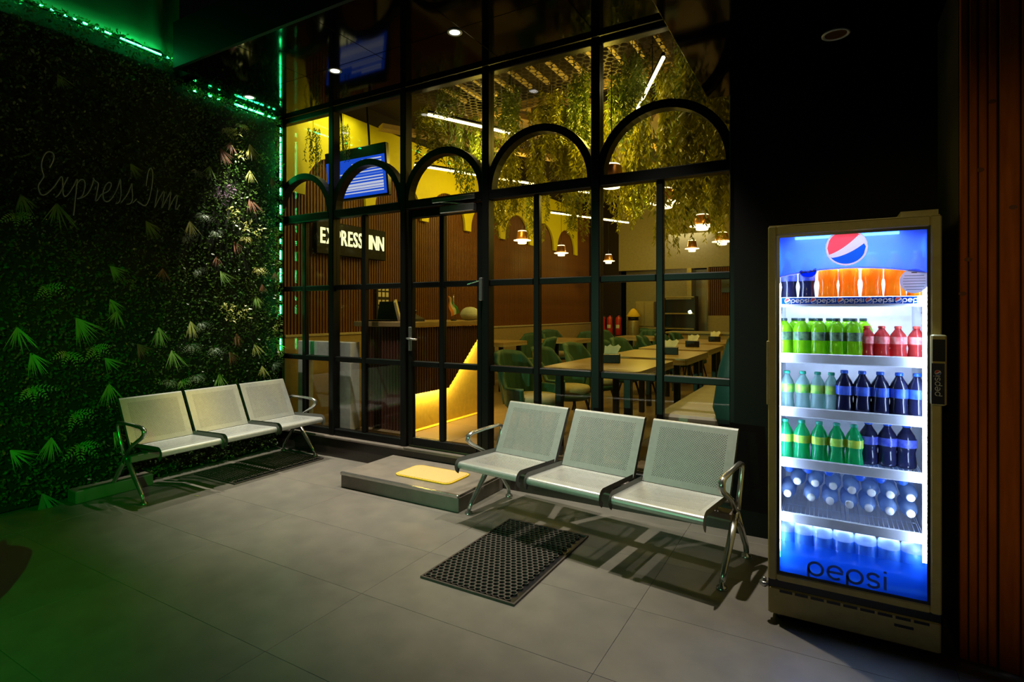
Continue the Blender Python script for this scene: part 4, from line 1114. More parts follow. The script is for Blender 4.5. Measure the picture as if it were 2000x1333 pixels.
S().lathe([(0.03, 0), (0.032, 0.01), (0.042, 0.13), (0.038, 0.13), (0.028, 0.015)], 16).build('glass', liquid('amber', (0.6, 0.28, 0.08)), cp)
# tub chairs
def make_chair():
    o = empty('tub_chair')
    A0 = math.radians(112); n = 42; m = 10
    vs = []; fs = []
    for i in range(n + 1):
        a = -A0 + 2 * A0 * i / n
        f = abs(a) / A0
        top = 0.93 - 0.36 * min(1, max(0, (f - 0.36) / 0.30)) ** 1.1 if f > 0.36 else 0.96 - 0.03 * (f / 0.36) ** 2
        ch = 0.028 * abs(math.sin(i * PI / 3)) if f < 0.6 else 0.0
        for j in range(m + 1):
            t = j / m; z = 0.36 + (top - 0.36) * t
            rad = 0.255 + 0.05 * t + (0.03 if f < 0.5 else 0.0) * t
            flat = 1.0
            vs.append((math.sin(a) * (rad * 0.92 - ch * (1 if t > 0.05 else 0)), math.cos(a) * (rad + 0.05 * t * (1 - f)) - ch * 0.3, z))
    for i in range(n):
        for j in range(m):
            q = i * (m + 1) + j; fs.append((q, q + 1, q + m + 2, q + m + 1))
    bk_ = S().add(vs, fs).build('backrest', M_velvet, o, fix=False)
    sm = bk_.modifiers.new('padding', 'SOLIDIFY'); sm.thickness = 0.045; sm.offset = 1
    se = S(); prof = [(0.20, 0.36), (0.245, 0.38), (0.25, 0.44), (0.235, 0.47), (0.12, 0.48), (0.001, 0.482)]
    se.lathe(prof, 24, (0, -0.03, 0)); se.build('seat', M_seatpad, o)
    S().lathe([(0.22, 0.30), (0.262, 0.32), (0.265, 0.375), (0.20, 0.38)], 24, (0, -0.02, 0)).build('seat_shell', M_teal, o)
    for sx in (-1, 1):
        for sy in (-1, 1):
            S().tube([(sx * 0.15, sy * 0.15 - 0.02, 0.32), (sx * 0.21, sy * 0.21 - 0.02, 0.0)], [0.018, 0.011], 8).build('leg', M_darkmetal, o)
    return o
chair0 = make_chair()
CH = [(-2.62, 4.95, 'green tub chair nearest the window at the first table'), (-2.60, 5.75, 'second green tub chair left of the first table'), (-2.62, 6.65, 'green tub chair left of the second table, half behind the thick bar'), (-2.60, 7.6, 'green tub chair at the third table right of the thick bar'), (-2.58, 8.3, 'green tub chair behind the one at the third table right of the thick bar'),
      (-2.45, 9.3, 'green tub chair at the fourth table behind the thin bar'), (-2.4, 10.2, 'left one of two far green tub chairs before the kitchen doorway'), (-2.3, 10.9, 'right one of two far green tub chairs before the kitchen doorway')]
for k, (x, y, lb) in enumerate(CH):
    o = chair0 if k == 0 else dup(chair0)
    o.scale = (1, 1, 0.89); o.location = (x, y, IFZ); o.rotation_euler.z = PI / 2 + rnd.uniform(-0.2, 0.2); tag(o, lb, 'chair', 'green channelled tub chairs')
for (x, y, rz, lb) in ((-4.95, 6.95, 2.9, 'dark green tub chair by the left wall beside the door frame'), (-3.95, 7.4, -1.3, 'dark green tub chair with its back to the first window table'), (-4.0, 9.75, 0.1, 'upright green tub chair facing the window by the left wall'), (-4.9, 10.4, 1.0, 'far green tub chair against the tan dado'), (-4.6, 8.5, 0.0, 'green tub chair behind the small table near the left wall'),
                       (-3.3, 11.4, 0.0, 'green tub chair before the fire extinguishers'), (-3.65, 12.1, 0.1, 'green tub chair before the yellow topped bin'), (-3.9, 11.0, 1.2, 'green tub chair half hidden before the dark back panel')):
    o = dup(chair0); o.scale = (1, 1, 0.92); o.location = (x, y, IFZ); o.rotation_euler.z = rz; tag(o, lb, 'chair', 'green channelled tub chairs')
# banquette along the right wall
bq = empty('banquette', (-0.9, 4.22, IFZ)); tag(bq, 'long banquette with pale seat and tall green channelled back', 'banquette')
BL = 6.4
MB().bbox(-0.24, 0.22, 0.0, BL, 0.06, 0.40, 0.01).build('base', M_teal, bq)
MB().bbox(-0.26, 0.20, 0.0, BL, 0.40, 0.475, 0.02).build('seat', M_pale, bq)
bm_ = S(); nch = 46
vs = []; fs = []
for i in range(nch * 3 + 1):
    y = BL * i / (nch * 3); ch = 0.02 * abs(math.sin(PI * i / 3))
    prof = [(0.20, 0.44), (0.17 - ch, 0.55), (0.215 - ch, 0.85), (0.27 - ch, 1.05), (0.31, 1.12), (0.36, 1.13), (0.40, 1.08), (0.42, 0.44)]
    vs += [(a, y, b) for a, b in prof]
for i in range(nch * 3):
    for j in range(7): fs.append((8 * i + j, 8 * i + j + 1, 8 * i + 9 + j, 8 * i + 8 + j))
fs += [tuple(range(8)), tuple(range(8 * nch * 3, 8 * nch * 3 + 8))[::-1]]
bm_.add(vs, fs).build('backrest', M_teal, bq)

# kitchen end
def extinguisher(px, label, Y=12.6):
    p = onY(px, 640, Y)
    o = empty('fire_extinguisher', (p.x, Y, 0.95)); tag(o, label, 'fire extinguisher', 'red fire extinguishers at the back')
    S().lathe([(0.07, 0), (0.075, 0.02), (0.075, 0.36), (0.06, 0.42), (0.025, 0.45), (0.022, 0.48)], 18).build('cylinder', M_red, o)
    MB().bbox(-0.02, 0.02, -0.05, 0.03, 0.48, 0.53, 0.005).build('valve', M_darkmetal, o)
    S().tube([(0.02, -0.03, 0.5), (0.09, -0.04, 0.42), (0.095, -0.03, 0.2)], 0.01, 6).build('hose', M_darkmetal, o)
    MB().prism([(0.077 * math.sin(a), -0.077 * math.cos(a)) for a in [-0.6 + 0.15 * i for i in range(9)]] + [(0.05 * math.sin(a), -0.05 * math.cos(a)) for a in [0.6 - 0.15 * i for i in range(9)]], lambda u, v, d: (u, v, d), 0.17, 0.25).build('label', M_paper, o)
extinguisher(1177, 'fire extinguisher half hidden by the thick upright bar'); extinguisher(1191, 'middle one of the three red fire extinguishers'); extinguisher(1208, 'fire extinguisher next to the yellow topped bin')
p = onY(1193, 650, 12.6)
bench_ = MB().bbox(-0.5, 0.5, -0.15, 0.15, 0, 0.70, 0.006).build('low_cupboard', M_backing, None, (p.x, 12.6, IFZ)); tag(bench_, 'dark low cupboard carrying the fire extinguishers', 'cupboard')
p = onY(1237, 650, 12.3)
bn = empty('warming_lamp_stand', (p.x, 12.3, IFZ)); tag(bn, 'tall stand with a yellow cone shaped cover beside the steel cabinet', 'stand')
S().lathe([(0.13, 0.0), (0.13, 1.02), (0.12, 1.06)], 20).build('drum', M_inox, bn)
S().lathe([(0.12, 1.06), (0.12, 1.14)], 20).build('collar', M_fblack, bn)
S().lathe([(0.15, 1.14), (0.158, 1.16), (0.07, 1.29), (0.02, 1.33), (0.001, 1.335)], 24, close=False).build('cover', M_yellowrim, bn)
p = onY(1266, 650, 12.9)
sc2 = empty('steel_cabinet', (p.x, 12.9, IFZ)); tag(sc2, 'tall stainless steel cabinet in the kitchen opening', 'cabinet')
MB().bbox(-0.22, 0.22, -0.3, 0.3, 0.9, 1.50, 0.01).build('body', M_inox, sc2)
for s_ in (-1, 1): MB().bbox(s_ * 0.108 - 0.10, s_ * 0.108 + 0.10, -0.315, -0.302, 0.93, 1.47, 0.004).build('door', M_inox, sc2)
MB().bbox(-0.36, 0.36, -0.35, 0.3, 0.0, 0.86, 0.01).build('base_cupboard', M_tan, sc2)
MB().bbox(-0.40, 0.40, -0.40, 0.32, 0.86, 0.9, 0.006).build('worktop', M_inox, sc2)
p = onY(1325, 650, 13.0)
rk = empty('kitchen_shelf', (p.x, 13.1, IFZ)); tag(rk, 'dark open shelf unit in the kitchen opening', 'shelf')
for s_ in (-0.38, 0.38): MB().bbox(s_ - 0.015, s_ + 0.015, -0.18, 0.18, 0, 1.62, 0.003).build('upright', M_darkmetal, rk)
for z in (0.55, 0.85, 1.2, 1.58): MB().bbox(-0.365, 0.365, -0.18, 0.18, z, z + 0.03, 0.003).build('shelf', M_inox, rk)
MB().bbox(-0.36, 0.36, 0.15, 0.17, 0.6, 1.55, 0.002).build('back_panel', M_fblack, rk)
ctr = empty('serving_counter', (-2.05, 12.0, IFZ)); tag(ctr, 'pale serving counter across the kitchen opening', 'counter')
MB().bbox(-0.9, 1.0, -0.25, 0.25, 0, 0.80, 0.006).build('front', M_dado, ctr)
MB().bbox(-0.95, 1.05, -0.3, 0.3, 0.80, 0.84, 0.006).build('worktop', M_cream, ctr)

# ================================================================== DRINKS COOLER
FX, FYF = 0.078, 2.945
fr = empty('drinks_cooler', (FX, FYF, 0)); tag(fr, 'tall glass-door drinks cooler glowing blue and white, full of bottles', 'drinks cooler')
HW, H, D = 0.337, 1.925, 0.64
cab = MB()
cab.box(-HW, -HW + 0.035, 0.05, D, 0.17, H).box(HW - 0.035, HW, 0.05, D, 0.17, H).box(-HW + 0.035, HW - 0.035, 0.05, D, H - 0.05, H).box(-HW + 0.035, HW - 0.035, 0.05, D, 0.17, 0.245).box(-HW + 0.035, HW - 0.035, D - 0.04, D, 0.245, H - 0.05)
cab.build('cabinet', M_fgrey, fr)
lin = MB()
lin.box(-HW + 0.036, -HW + 0.042, 0.055, D - 0.045, 0.25, H - 0.055).box(HW - 0.042, HW - 0.036, 0.055, D - 0.045, 0.25, H - 0.055).box(-HW + 0.042, HW - 0.042, D - 0.05, D - 0.044, 0.25, H - 0.055).box(-HW + 0.042, HW - 0.042, 0.055, D - 0.05, 0.246, 0.252).box(-HW + 0.042, HW - 0.042, 0.055, D - 0.05, H - 0.058, H - 0.052)
lin.build('liner', M_fliner, fr)
GX, GZ0, GZ1 = 0.291, 0.247, 1.862
df_ = MB()
df_.bbox(-HW, -GX - 0.008, 0.0, 0.045, 0.205, 1.915, 0.005).bbox(GX + 0.008, HW, 0.0, 0.045, 0.205, 1.915, 0.005).bbox(-GX - 0.008, GX + 0.008, 0.0, 0.045, GZ1 + 0.008, 1.915, 0.005).bbox(-GX - 0.008, GX + 0.008, 0.0, 0.045, 0.205, GZ0 - 0.008, 0.005)
df_.build('door_frame', M_fgrey, fr)
gk = MB()
for b in ((-GX - 0.008, -GX + 0.004, GZ0 - 0.008, GZ1 + 0.008), (GX - 0.004, GX + 0.008, GZ0 - 0.008, GZ1 + 0.008)): gk.box(b[0], b[1], 0.006, 0.04, b[2], b[3])
for b in ((GZ0 - 0.008, GZ0 + 0.004), (GZ1 - 0.004, GZ1 + 0.008)): gk.box(-GX + 0.004, GX - 0.004, 0.006, 0.04, b[0], b[1])
gk.build('door_gasket', M_fblack, fr)
MB().box(-GX, GX, 0.012, 0.018, GZ0, GZ1).build('door_glass', thin_glass('cooler_glass', (0.95, 0.97, 1.0), 1.45), fr)
def backlit(name, c):
    m, nt, out = nodes(name)
    tl = nt.nodes.new('ShaderNodeBsdfTranslucent'); tl.inputs[0].default_value = (*c, 1)
    d_ = nt.nodes.new('ShaderNodeBsdfDiffuse'); d_.inputs[0].default_value = (*c, 1)
    mx = nt.nodes.new('ShaderNodeMixShader'); mx.inputs[0].default_value = 0.3
    nt.links.new(tl.outputs[0], mx.inputs[1]); nt.links.new(d_.outputs[0], mx.inputs[2]); nt.links.new(mx.outputs[0], out.inputs[0]); return m
# printed films on the door
def film(name, dens, lo=None, hi=None, c=(0.008, 0.13, 1.0), tint=(0.06, 0.30, 1.0)):
    m, nt, out = nodes(name)
    t = nt.nodes.new('ShaderNodeBsdfTransparent'); t.inputs[0].default_value = (*tint, 1)
    tl = nt.nodes.new('ShaderNodeBsdfTranslucent'); tl.inputs[0].default_value = (*c, 1)
    df0 = nt.nodes.new('ShaderNodeBsdfDiffuse'); df0.inputs[0].default_value = (*c, 1)
    ad = nt.nodes.new('ShaderNodeMixShader'); ad.inputs[0].default_value = 0.25
    nt.links.new(tl.outputs[0], ad.inputs[1]); nt.links.new(df0.outputs[0], ad.inputs[2])
    mx = nt.nodes.new('ShaderNodeMixShader'); mx.inputs[0].default_value = dens
    if lo is not None:
        # printed dots thin out upwards
        t2 = nt.nodes.new('ShaderNodeBsdfTransparent')
        tc = nt.nodes.new('ShaderNodeTexCoord'); sp = nt.nodes.new('ShaderNodeSeparateXYZ'); mr = nt.nodes.new('ShaderNodeMapRange')
        nt.links.new(tc.outputs['Object'], sp.inputs[0]); nt.links.new(sp.outputs['Z'], mr.inputs[0])
        mr.inputs[1].default_value = lo; mr.inputs[2].default_value = hi; mr.inputs[3].default_value = 1; mr.inputs[4].default_value = 0
        m2 = nt.nodes.new('ShaderNodeMixShader'); nt.links.new(mr.outputs[0], m2.inputs[0])
        nt.links.new(t2.outputs[0], m2.inputs[1]); nt.links.new(mx.outputs[0], m2.inputs[2])
        last = m2
    else: last = mx
    nt.links.new(t.outputs[0], mx.inputs[1]); nt.links.new(ad.outputs[0], mx.inputs[2])
    nt.links.new(last.outputs[0], out.inputs[0]); return m
fm = XZ(0.0095)
arcp = [(-GX + 2 * GX * i / 20, 1.668 + 0.034 * (1 - ((i / 20 - 0.5) * 2) ** 2)) for i in range(21)]
lc = onY(1653, 483, FYF) - fr.location
LR = 0.083
ftop = film('film_top', 0.42, c=(0.05, 0.13, 0.90), tint=(0.014, 0.065, 0.60))
az = lambda x: 1.668 + 0.034 * (1 - (x / GX) ** 2)
lp_ = [p_ for p_ in arcp if p_[0] < lc.x] + [(lc.x, az(lc.x))] + [(lc.x + LR * math.cos(a), lc.z + LR * math.sin(a)) for a in [-PI / 2 - PI * i / 14 for i in range(15)]] + [(lc.x, GZ1), (-GX, GZ1)]
rp_ = [(lc.x, az(lc.x))] + [p_ for p_ in arcp if p_[0] > lc.x] + [(GX, GZ1), (lc.x, GZ1)] + [(lc.x + LR * math.cos(a), lc.z + LR * math.sin(a)) for a in [PI / 2 - PI * i / 14 for i in range(15)]]
for pl in (lp_, rp_): MB().add([fm(a, b, 0.0) for a, b in pl], [tuple(range(len(pl)))]).build('top_film', ftop, fr)
MB().ribbon(arcp, 0.007, fm, -0.0008, 0.0, False).build('film_edge', backlit('edge_white', (0.95, 0.95, 0.97)), fr)
MB().quad((-GX, 0.0095, GZ0), (GX, 0.0095, GZ0), (GX, 0.0095, 0.62), (-GX, 0.0095, 0.62)).build('bottom_film', film('film_bottom', 0.85, 0.345, 0.46), fr)
B_red, B_white, B_blue, B_pale = backlit('decal_red', (0.85, 0.07, 0.09)), backlit('decal_white', (0.95, 0.95, 0.97)), backlit('decal_blue', (0.01, 0.12, 0.72)), backlit('decal_pale', (0.75, 0.80, 0.92))
def roundel(cx, cz, R, par, y, mats, tilt=0.0, flip=False, rot=0.0, name='roundel'):
    # white disc with a red cap and a blue bowl separated by a wave
    cr, sr = math.cos(rot), math.sin(rot)
    fmm = lambda u, v, d: (cx + (cr * u - sr * v) * (-1 if flip else 1), y - d, cz + sr * u + cr * v)
    o = MB().prism(arc(0, 0, R, 0, 2 * PI, 28)[:-1], fmm, 0.0, 0.0006).build(name, mats[1], par)
    q = R * 0.90
    def wave(u, k): return R * (k[0] + k[1] * u / q + k[2] * (u / q) ** 2)
    up = (0.10, 0.72, 0.22); lowk = (-0.36, 0.40, 0.20)
    us = [-q + 2 * q * i / 22 for i in range(23)]
    def seg(k, top):
        lo, hi = [], []
        for u_ in us:
            h = math.sqrt(max(0, q * q - u_ * u_)); wv = max(-h, min(h, wave(u_, k)))
            lo.append((u_, wv)); hi.append((u_, h if top else -h))
        return lo, hi
    for k, top, mt, nm in ((up, True, mats[0], 'red_cap'), (lowk, False, mats[2], 'blue_bowl')):
        lo, hi = seg(k, top); m = MB(); vs = []; fs = []
        for a, b in zip(lo, hi): vs += [fmm(a[0], a[1], 0.0011), fmm(b[0], b[1], 0.0011)]
        for i in range(22): fs.append((2 * i, 2 * i + 1, 2 * i + 3, 2 * i + 2))
        m.add(vs, fs).build(nm, mt, o, fix=False)
    return o
roundel(lc.x, lc.z, 0.084, fr, 0.0085, (B_red, B_white, B_blue))
# lower-case rounded lettering built from strokes
def word_strokes(h):
    r_ = h * 0.5; out = []; x = 0
    def P(x):
        return [[(x, r_), (x, -h * 0.42)], arc(x + r_ * 0.95, r_, r_ * 0.95, PI, -PI, 18)], x + 2.55 * r_
    def E(x):
        c = arc(x + r_ * 0.95, r_, r_ * 0.95, 0.0, 1.72 * PI, 16); return [[(x + 0.05 * r_, r_)] + [(x + 1.9 * r_, r_)] + c[1:]], x + 2.5 * r_
    def S_(x):
        w = 1.35 * r_
        c1 = [(x + w / 2 + w / 2 * math.cos(a), 1.47 * r_ + 0.50 * r_ * math.sin(a)) for a in [math.radians(15 + 255 * i / 10) for i in range(11)]]
        c2 = [(x + w / 2 + w / 2 * math.cos(a), 0.50 * r_ + 0.47 * r_ * math.sin(a)) for a in [math.radians(90 - 255 * i / 10) for i in range(11)]]
        return [c1 + c2[1:]], x + w + 0.75 * r_
    def I(x): return [[(x, 0), (x, 1.9 * r_)], [(x, 2.35 * r_), (x, 2.65 * r_)]], x + 0.3 * r_
    for f in (P, E, P, S_, I):
        s_, x = f(x); out.append(s_)
    return out, x
def word(cx, cz, h, par, y, mat, wgt, rot=0.0, name='brand_word', letters=True):
    ls, wd3 = word_strokes(h)
    cr, sr = math.cos(rot), math.sin(rot)
    fmm = lambda u, v, d: (cx + cr * (u - wd3 / 2) - sr * (v - h / 2), y - d, cz + sr * (u - wd3 / 2) + cr * (v - h / 2))
    if letters:
        for s_ in ls:
            m = MB()
            for st_ in s_: m.ribbon(st_, wgt, fmm, 0.0, 0.0008)
            m.build('letter', mat, par)
    else:
        m = MB()
        for s_ in ls:
            for st_ in s_: m.ribbon(st_, wgt, fmm, 0.0, 0.0008)
        return m.build(name, mat, par)
wc = onY(1654, 1126, FYF) - fr.location
word(wc.x, wc.z, 0.062, fr, 0.009, backlit('decal_grey', (0.26, 0.36, 0.42)), 0.011)
# rating sticker and the small mirrored badge
sc3 = onY(1786, 549, FYF) - fr.location
stk = MB().prism([(0.052 * math.cos(a * PI / 14), 0.053 * math.sin(a * PI / 14)) for a in range(28)], lambda u, v, d: (sc3.x + u, 0.0085 - d, sc3.z + v), 0, 0.0006).build('round_sticker', B_pale, fr)
for k in range(7):
    ww = 0.04 * math.sqrt(max(0.1, 1 - ((k - 3) / 4.2) ** 2)) * (0.35 if k == 0 else 1)
    MB().box(sc3.x - ww, sc3.x + ww, 0.0073, 0.0078, sc3.z + 0.036 - 0.012 * k - 0.0016, sc3.z + 0.036 - 0.012 * k + (0.003 if k == 0 else 0.0006)).build('print_line', M_printgrey, stk)
bc = onY(1578, 534, FYF) - fr.location
MB().prism(arc(0, 0, 0.036, PI, 2 * PI, 12) + [(0.03, 0.008), (0, -0.004), (-0.03, 0.004)], lambda u, v, d: (bc.x + u, 0.0085 - d, bc.z + v * 0.85 + 0.01), 0, 0.0006).build('smile_badge', B_blue, fr)
MB().ribbon(arc(0, 0, 0.035, PI, 2 * PI, 12), 0.004, lambda u, v, d: (bc.x + u, 0.0078 - d, bc.z + v * 0.85 + 0.01), 0, 0.0006).build('badge_rim', B_white, fr)
MB().ribbon([(-0.03, 0.004), (-0.02, -0.006), (-0.01, 0.002), (0.0, -0.005), (0.01, 0.003), (0.02, -0.002), (0.033, 0.012)], 0.008, lambda u, v, d: (bc.x + u, 0.0078 - d, bc.z + v + 0.01), 0, 0.0006).build('badge_scrawl', B_white, fr)
MB().box(-GX + 0.006, GX - 0.006, 0.10, D - 0.06, 0.296, 0.311).build('floor_rack', M_rail, fr)
# led strips, shelves
for sx in (-1, 1):
    xl = GX - 0.009 if sx > 0 else -GX + 0.001
    MB().box(xl - 0.005, xl + 0.005, 0.052, 0.060, 0.40 if sx > 0 else 0.30, 1.64).build('led_strip', M_fled, fr)
MB().box(-GX + 0.07, GX - 0.10, 0.032, 0.044, 1.848, 1.868).build('header_lamp', em('header_lamp_white', (0.80, 0.85, 1.0), 60), fr)
lamp('cooler_lamp_and_fill', 'AREA', (FX, FYF + 0.16, H - 0.07), 20, (0.56, 0.70, 1.0), (FX, FYF + 0.25, 0), 0.45, sy=0.12)
lamp('cooler_lamp_and_fill', 'AREA', (FX, FYF + 0.13, 0.462), 1.1, (0.56, 0.70, 1.0), (FX, FYF + 0.13, 0), 0.5, sy=0.04)  # added fill that brightens the bottom film, no real fitting there
SZ = [1.555, 1.281, 1.017, 0.767, 0.497]
for k, z in enumerate(SZ):
    sh = MB()
    sh.bbox(-GX + 0.004, GX - 0.004, 0.085, 0.10, z - 0.030, z + 0.018, 0.004)
    so = sh.build('shelf', M_rail, fr)
    wm = MB()
    for i in range(30):
        x = -GX + 0.012 + (2 * GX - 0.024) * i / 29
        wm.box(x - 0.0016, x + 0.0016, 0.10, D - 0.06, z - 0.006, z - 0.002)
    for yy_ in (0.12, 0.3, 0.5): wm.box(-GX + 0.01, GX - 0.01, yy_, yy_ + 0.004, z - 0.010, z - 0.006)
    wm.build('shelf_wires', M_wire, so)
    if k == 0:
        MB().box(-GX + 0.008, GX - 0.03, 0.082, 0.085, z - 0.016, z + 0.015).build('brand_strip', B_blue, so)
        for i in range(5):
            x = -GX + 0.035 + i * 0.112
            roundel(x, z - 0.0005, 0.0135, so, 0.0815, (M_printred, M_printwhite, M_blue), name='small_roundel')
            word(x + 0.055, z - 0.001, 0.0155, so, 0.0815, M_printwhite, 0.0034, letters=False)
    for sx in (-1, 1):
        MB().prism([(0.10, z - 0.006), (D - 0.08, z - 0.006), (0.20, z - 0.06), (0.10, z - 0.05)], lambda u, v, d: (sx * (GX - 0.002) + d, u, v), -0.003, 0.003).build('shelf_bracket', M_rail, so)
# handle with logo, grille, feet, hinge
hd = MB().bbox(GX + 0.004, HW + 0.012, -0.035, 0.0, 1.105, 1.405, 0.006).build('handle', M_fgrey, fr)
MB().box(GX + 0.009, HW + 0.006, -0.037, -0.035, 1.292, 1.385).build('handle_recess', M_fblack, hd)
MB().box(GX + 0.006, HW + 0.004, -0.037, -0.035, 1.112, 1.284).build('handle_plate', M_navy, hd)
roundel((GX + HW) / 2 + 0.004, 1.245, 0.011, hd, -0.0372, (M_printred, M_printwhite, M_blue), name='small_roundel')
word((GX + HW) / 2 + 0.003, 1.19, 0.017, hd, -0.0372, M_printwhite, 0.003, rot=PI / 2, letters=False)
MB().bbox(-HW - 0.006, -HW + 0.008, -0.006, 0.03, 1.05, 1.36, 0.003).build('edge_pull', M_fgrey, fr)
gr_ = MB().bbox(-HW, HW, 0.012, 0.05, 0.035, 0.165, 0.006).build('grille', M_fgrey, fr)
MB().box(-HW + 0.01, HW - 0.01, 0.05, D, 0.03, 0.17).build('machine_box', M_fblack, fr)
MB().box(-HW, HW, 0.02, 0.05, 0.165, 0.205).build('grille_gap', M_fblack, fr)
for k in range(9):
    MB().box(-HW + 0.05 + 0.066 * k, -HW + 0.105 + 0.066 * k, 0.0105, 0.014, 0.146, 0.158).build('vent_slot', M_fblack, gr_)
MB().box(0.17, 0.24, 0.0105, 0.0125, 0.112, 0.124).build('name_plate', M_fblack, gr_)
MB().box(HW - 0.14, HW - 0.005, 0.05, 0.20, H, H + 0.022).build('top_cap', M_fgrey, fr)
for sx in (-1, 1):
    for yv in (0.08, D - 0.08):
        S().lathe([(0.02, 0.03), (0.02, 0.012), (0.03, 0.0)], 12, (sx * (HW - 0.06), yv, 0)).build('foot', M_fblack, fr)
S().tube([(-HW - 0.018, 0.02, 0.155), (-HW - 0.018, 0.02, 0.20)], 0.010, 10).build('hinge', M_chrome, fr)
S().lathe([(0.022, 0.0), (0.022, 0.014), (0.012, 0.018)], 14, (-HW - 0.018, 0.02, 0.165)).build('hinge_knuckle', M_chrome, fr)

# bottles
L_orange = liquid('orange_soda', (1.0, 0.36, 0.015), 0.6)
L_cola = liquid('cola', (0.014, 0.016, 0.06), 0.3)
L_lime = liquid('lime_soda', (0.45, 0.95, 0.02), 0.6)
L_red = liquid('red_soda', (0.75, 0.07, 0.06), 0.55)
L_clear = liquid('clear_soda', (0.55, 0.85, 0.80), 0.55, 0.25)
L_green = liquid('green_bottle', (0.03, 0.72, 0.28), 0.6)
L_water = liquid('water', (0.50, 0.70, 1.0), 0.5, 0.25)
K_blue, K_green, K_dark, K_red, K_white, K_orange = (pm('cap_blue', (0.02, 0.12, 0.75), 0.35), pm('cap_green', (0.02, 0.40, 0.25), 0.35), pm('cap_dark', (0.02, 0.06, 0.05), 0.35), pm('cap_red', (0.75, 0.08, 0.05), 0.35), pm('cap_white', (0.85, 0.86, 0.86), 0.35), pm('cap_orange', (0.9, 0.35, 0.05), 0.35))
T_blue, T_dark, T_green, T_yellow, T_white, T_pink, T_navy, T_sleeve = (pm('label_blue', (0.008, 0.05, 0.62), 0.35, c2=(0.06, 0.16, 0.75), scale=30), pm('label_dark', (0.004, 0.03, 0.015), 0.35, c2=(0.16, 0.32, 0.14), scale=38), pm('label_green', (0.10, 0.60, 0.12), 0.35, c2=(0.5, 0.75, 0.1), scale=30), pm('label_yellow', (0.75, 0.85, 0.05), 0.35, c2=(0.25, 0.75, 0.1), scale=22), pm('label_white', (0.85, 0.85, 0.85), 0.4), pm('label_pink', (0.85, 0.4, 0.35), 0.4, c2=(0.8, 0.1, 0.1), scale=40), pm('label_navy', (0.01, 0.03, 0.35), 0.35, c2=(0.12, 0.16, 0.6), scale=40), pm('label_water', (0.03, 0.14, 0.60), 0.35, c2=(0.06, 0.25, 0.7), scale=25))
SHAPES = {
    'contour': [(0.78, 0), (0.95, 0.02), (1.0, 0.08), (0.93, 0.22), (0.86, 0.34), (0.92, 0.42), (0.99, 0.46), (0.99, 0.62), (0.95, 0.66), (0.80, 0.75), (0.52, 0.84), (0.36, 0.90), (0.34, 0.935)],
    'round': [(0.85, 0), (0.97, 0.02), (1.0, 0.06), (1.0, 0.40), (0.97, 0.42), (0.97, 0.64), (1.0, 0.66), (0.96, 0.72), (0.80, 0.81), (0.48, 0.89), (0.36, 0.92), (0.35, 0.94)],
    'ribbed': [(0.85, 0), (0.98, 0.03), (1.0, 0.07), (0.95, 0.10), (1.0, 0.13), (0.95, 0.16), (1.0, 0.19), (0.97, 0.22), (0.97, 0.50), (1.0, 0.53), (1.0, 0.60), (0.92, 0.70), (0.68, 0.82), (0.40, 0.90), (0.33, 0.94)]}
def bottle_proto(kind, r_, h, liq, cap, lab, lz=(0.47, 0.63)):
    o = empty('bottle_proto')
    S().lathe([(a * r_, b * h) for a, b in SHAPES[kind]], 20).build('body', liq, o)
    cr_ = max(0.4 * r_, 0.0175 if kind == 'ribbed' else 0.0145)
    S().lathe([(cr_, 0.93 * h), (cr_ * 1.03, 0.935 * h), (cr_, h - 0.002), (cr_ * 0.9, h), (0.001, h)], 16, close=False).build('cap', cap, o)
    if lab: S().lathe([(r_ * 1.005, lz[0] * h), (r_ * 1.012, lz[0] * h + 0.002), (r_ * 1.012, lz[1] * h), (r_ * 1.0, lz[1] * h + 0.001)], 20, close=False).build('label', lab, o)
    return o
def place(proto, n, px, Yb, z, cat, group, labels, lying=False):
    pass
def bottles(name, proto, spots, group, labelf):
    for k, (x, y, z, rx) in enumerate(spots):
        o = proto if k == 0 else dup(proto)
        if k == 0: o.name = name
        else: o.name = name
        o.location = (x, y, z); o.rotation_euler = (rx, 0, rnd.uniform(0, 6) if rx == 0 else 0)
        tag(o, labelf(k), 'bottle', group)
def xs_at(pxs, yl): return [onY(p_, 700, FYF + yl).x for p_ in pxs]
def std(pxs, yl, z): return [(x, FYF + yl, z, 0) for x in xs_at(pxs, yl)]
def nth(what, where): return lambda k: f'{ORD[k]} {what} from the left {where}'
z1, z2, z3, z4, z5 = [z - 0.001 for z in SZ]
bottles('cola_bottle', bottle_proto('contour', 0.037, 0.21, L_cola, K_blue, T_navy), std((1541, 1576), 0.15, z1), 'bottles on the top shelf', nth('dark cola bottle', 'on the top shelf'))
bottles('orange_soda_bottle', bottle_proto('contour', 0.043, 0.225, L_orange, K_orange, None), std((1617, 1657, 1703, 1748, 1793), 0.15, z1), 'bottles on the top shelf', nth('orange soda bottle', 'on the top shelf'))
bottles('lime_soda_bottle', bottle_proto('round', 0.040, 0.19, L_lime, K_dark, T_dark, (0.43, 0.64)), std((1531, 1566, 1600, 1634, 1667), 0.15, z2), 'bottles on the second shelf', nth('lime green soda bottle', 'at the front of the second shelf'))
bottles('lime_soda_bottle', bottle_proto('round', 0.040, 0.19, L_lime, K_dark, T_dark, (0.43, 0.64)), std((1552, 1586, 1620, 1653, 1686), 0.24, z2), 'bottles on the second shelf', nth('lime green soda bottle', 'in the second row of the second shelf'))
bottles('red_soda_bottle', bottle_proto('contour', 0.036, 0.155, L_red, K_red, T_pink, (0.47, 0.68)), std((1693, 1722, 1754, 1790), 0.16, z2), 'bottles on the second shelf', nth('short red soda bottle', 'on the second shelf'))
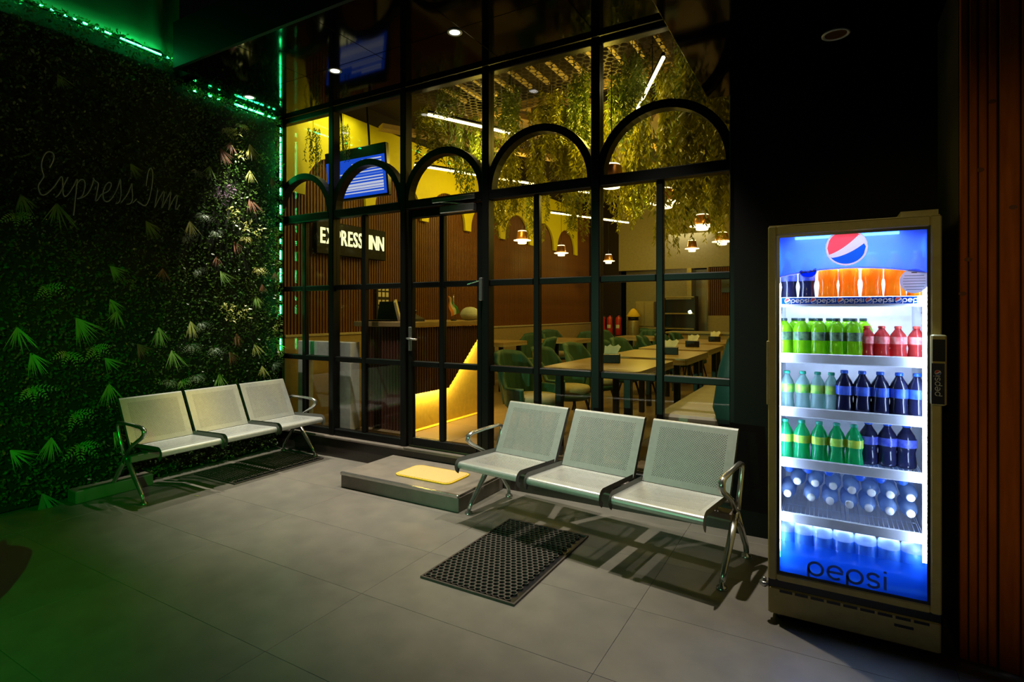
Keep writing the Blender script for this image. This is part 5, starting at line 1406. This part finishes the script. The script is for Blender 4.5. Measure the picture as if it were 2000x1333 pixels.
bottles('clear_soda_bottle', bottle_proto('contour', 0.034, 0.19, L_clear, K_green, T_green, (0.45, 0.66)), std((1537, 1568, 1597, 1624), 0.16, z3), 'bottles on the third shelf', nth('pale green bottle with green cap', 'on the third shelf'))
bottles('cola_bottle', bottle_proto('contour', 0.040, 0.205, L_cola, K_blue, T_blue, (0.44, 0.64)), std((1649, 1684, 1719, 1756, 1791), 0.15, z3), 'bottles on the third shelf', nth('cola bottle with blue cap', 'on the third shelf'))
bottles('green_soda_bottle', bottle_proto('contour', 0.038, 0.20, L_green, K_green, T_yellow, (0.46, 0.64)), std((1534, 1566, 1600, 1634, 1668), 0.14, z4), 'bottles on the fourth shelf', nth('bright green bottle with yellow label', 'on the fourth shelf'))
bottles('cola_bottle', bottle_proto('contour', 0.042, 0.205, L_cola, K_blue, T_navy, (0.48, 0.66)), std((1696, 1733, 1770), 0.24, z4), 'bottles on the fourth shelf', nth('dark cola bottle', 'on the fourth shelf'))
# water bottles lying with their caps to the door
def lying(pts, yl): 
    out = []
    for px, py in pts:
        p_ = onY(px, py, FYF + yl); out.append((p_.x, FYF + yl + 0.215, p_.z, PI / 2))
    return out
wp = lambda cap: bottle_proto('ribbed', 0.0355, 0.215, L_water, cap, None)
bottles('water_bottle', wp(K_white), lying([(1538, 965), (1584, 973), (1621, 980), (1659, 987), (1697, 994), (1738, 1000), (1779, 1005)], 0.13), 'water bottles lying on the fifth shelf', nth('white capped lying water bottle', 'in the fifth shelf bottom layer'))
bottles('water_bottle', wp(K_white), lying([(1557, 941), (1592, 945), (1627, 951), (1664, 959), (1702, 964), (1739, 968), (1779, 974)], 0.16), 'water bottles lying on the fifth shelf', nth('white capped lying water bottle', 'in the fifth shelf middle layer'))
bottles('water_bottle', wp(K_blue), lying([(1541, 916), (1578, 919), (1619, 924), (1680, 934), (1720, 938), (1764, 942)], 0.19), 'water bottles lying on the fifth shelf', nth('blue capped lying water bottle', 'in the fifth shelf top layer'))
bottles('large_water_bottle', bottle_proto('round', 0.046, 0.172, L_water, K_blue, T_sleeve, (0.06, 0.56)), std((1535, 1570, 1606, 1647, 1690, 1736, 1782), 0.15, 0.311), 'large water bottles on the cooler floor', nth('large water bottle with blue label', 'on the cooler floor'))
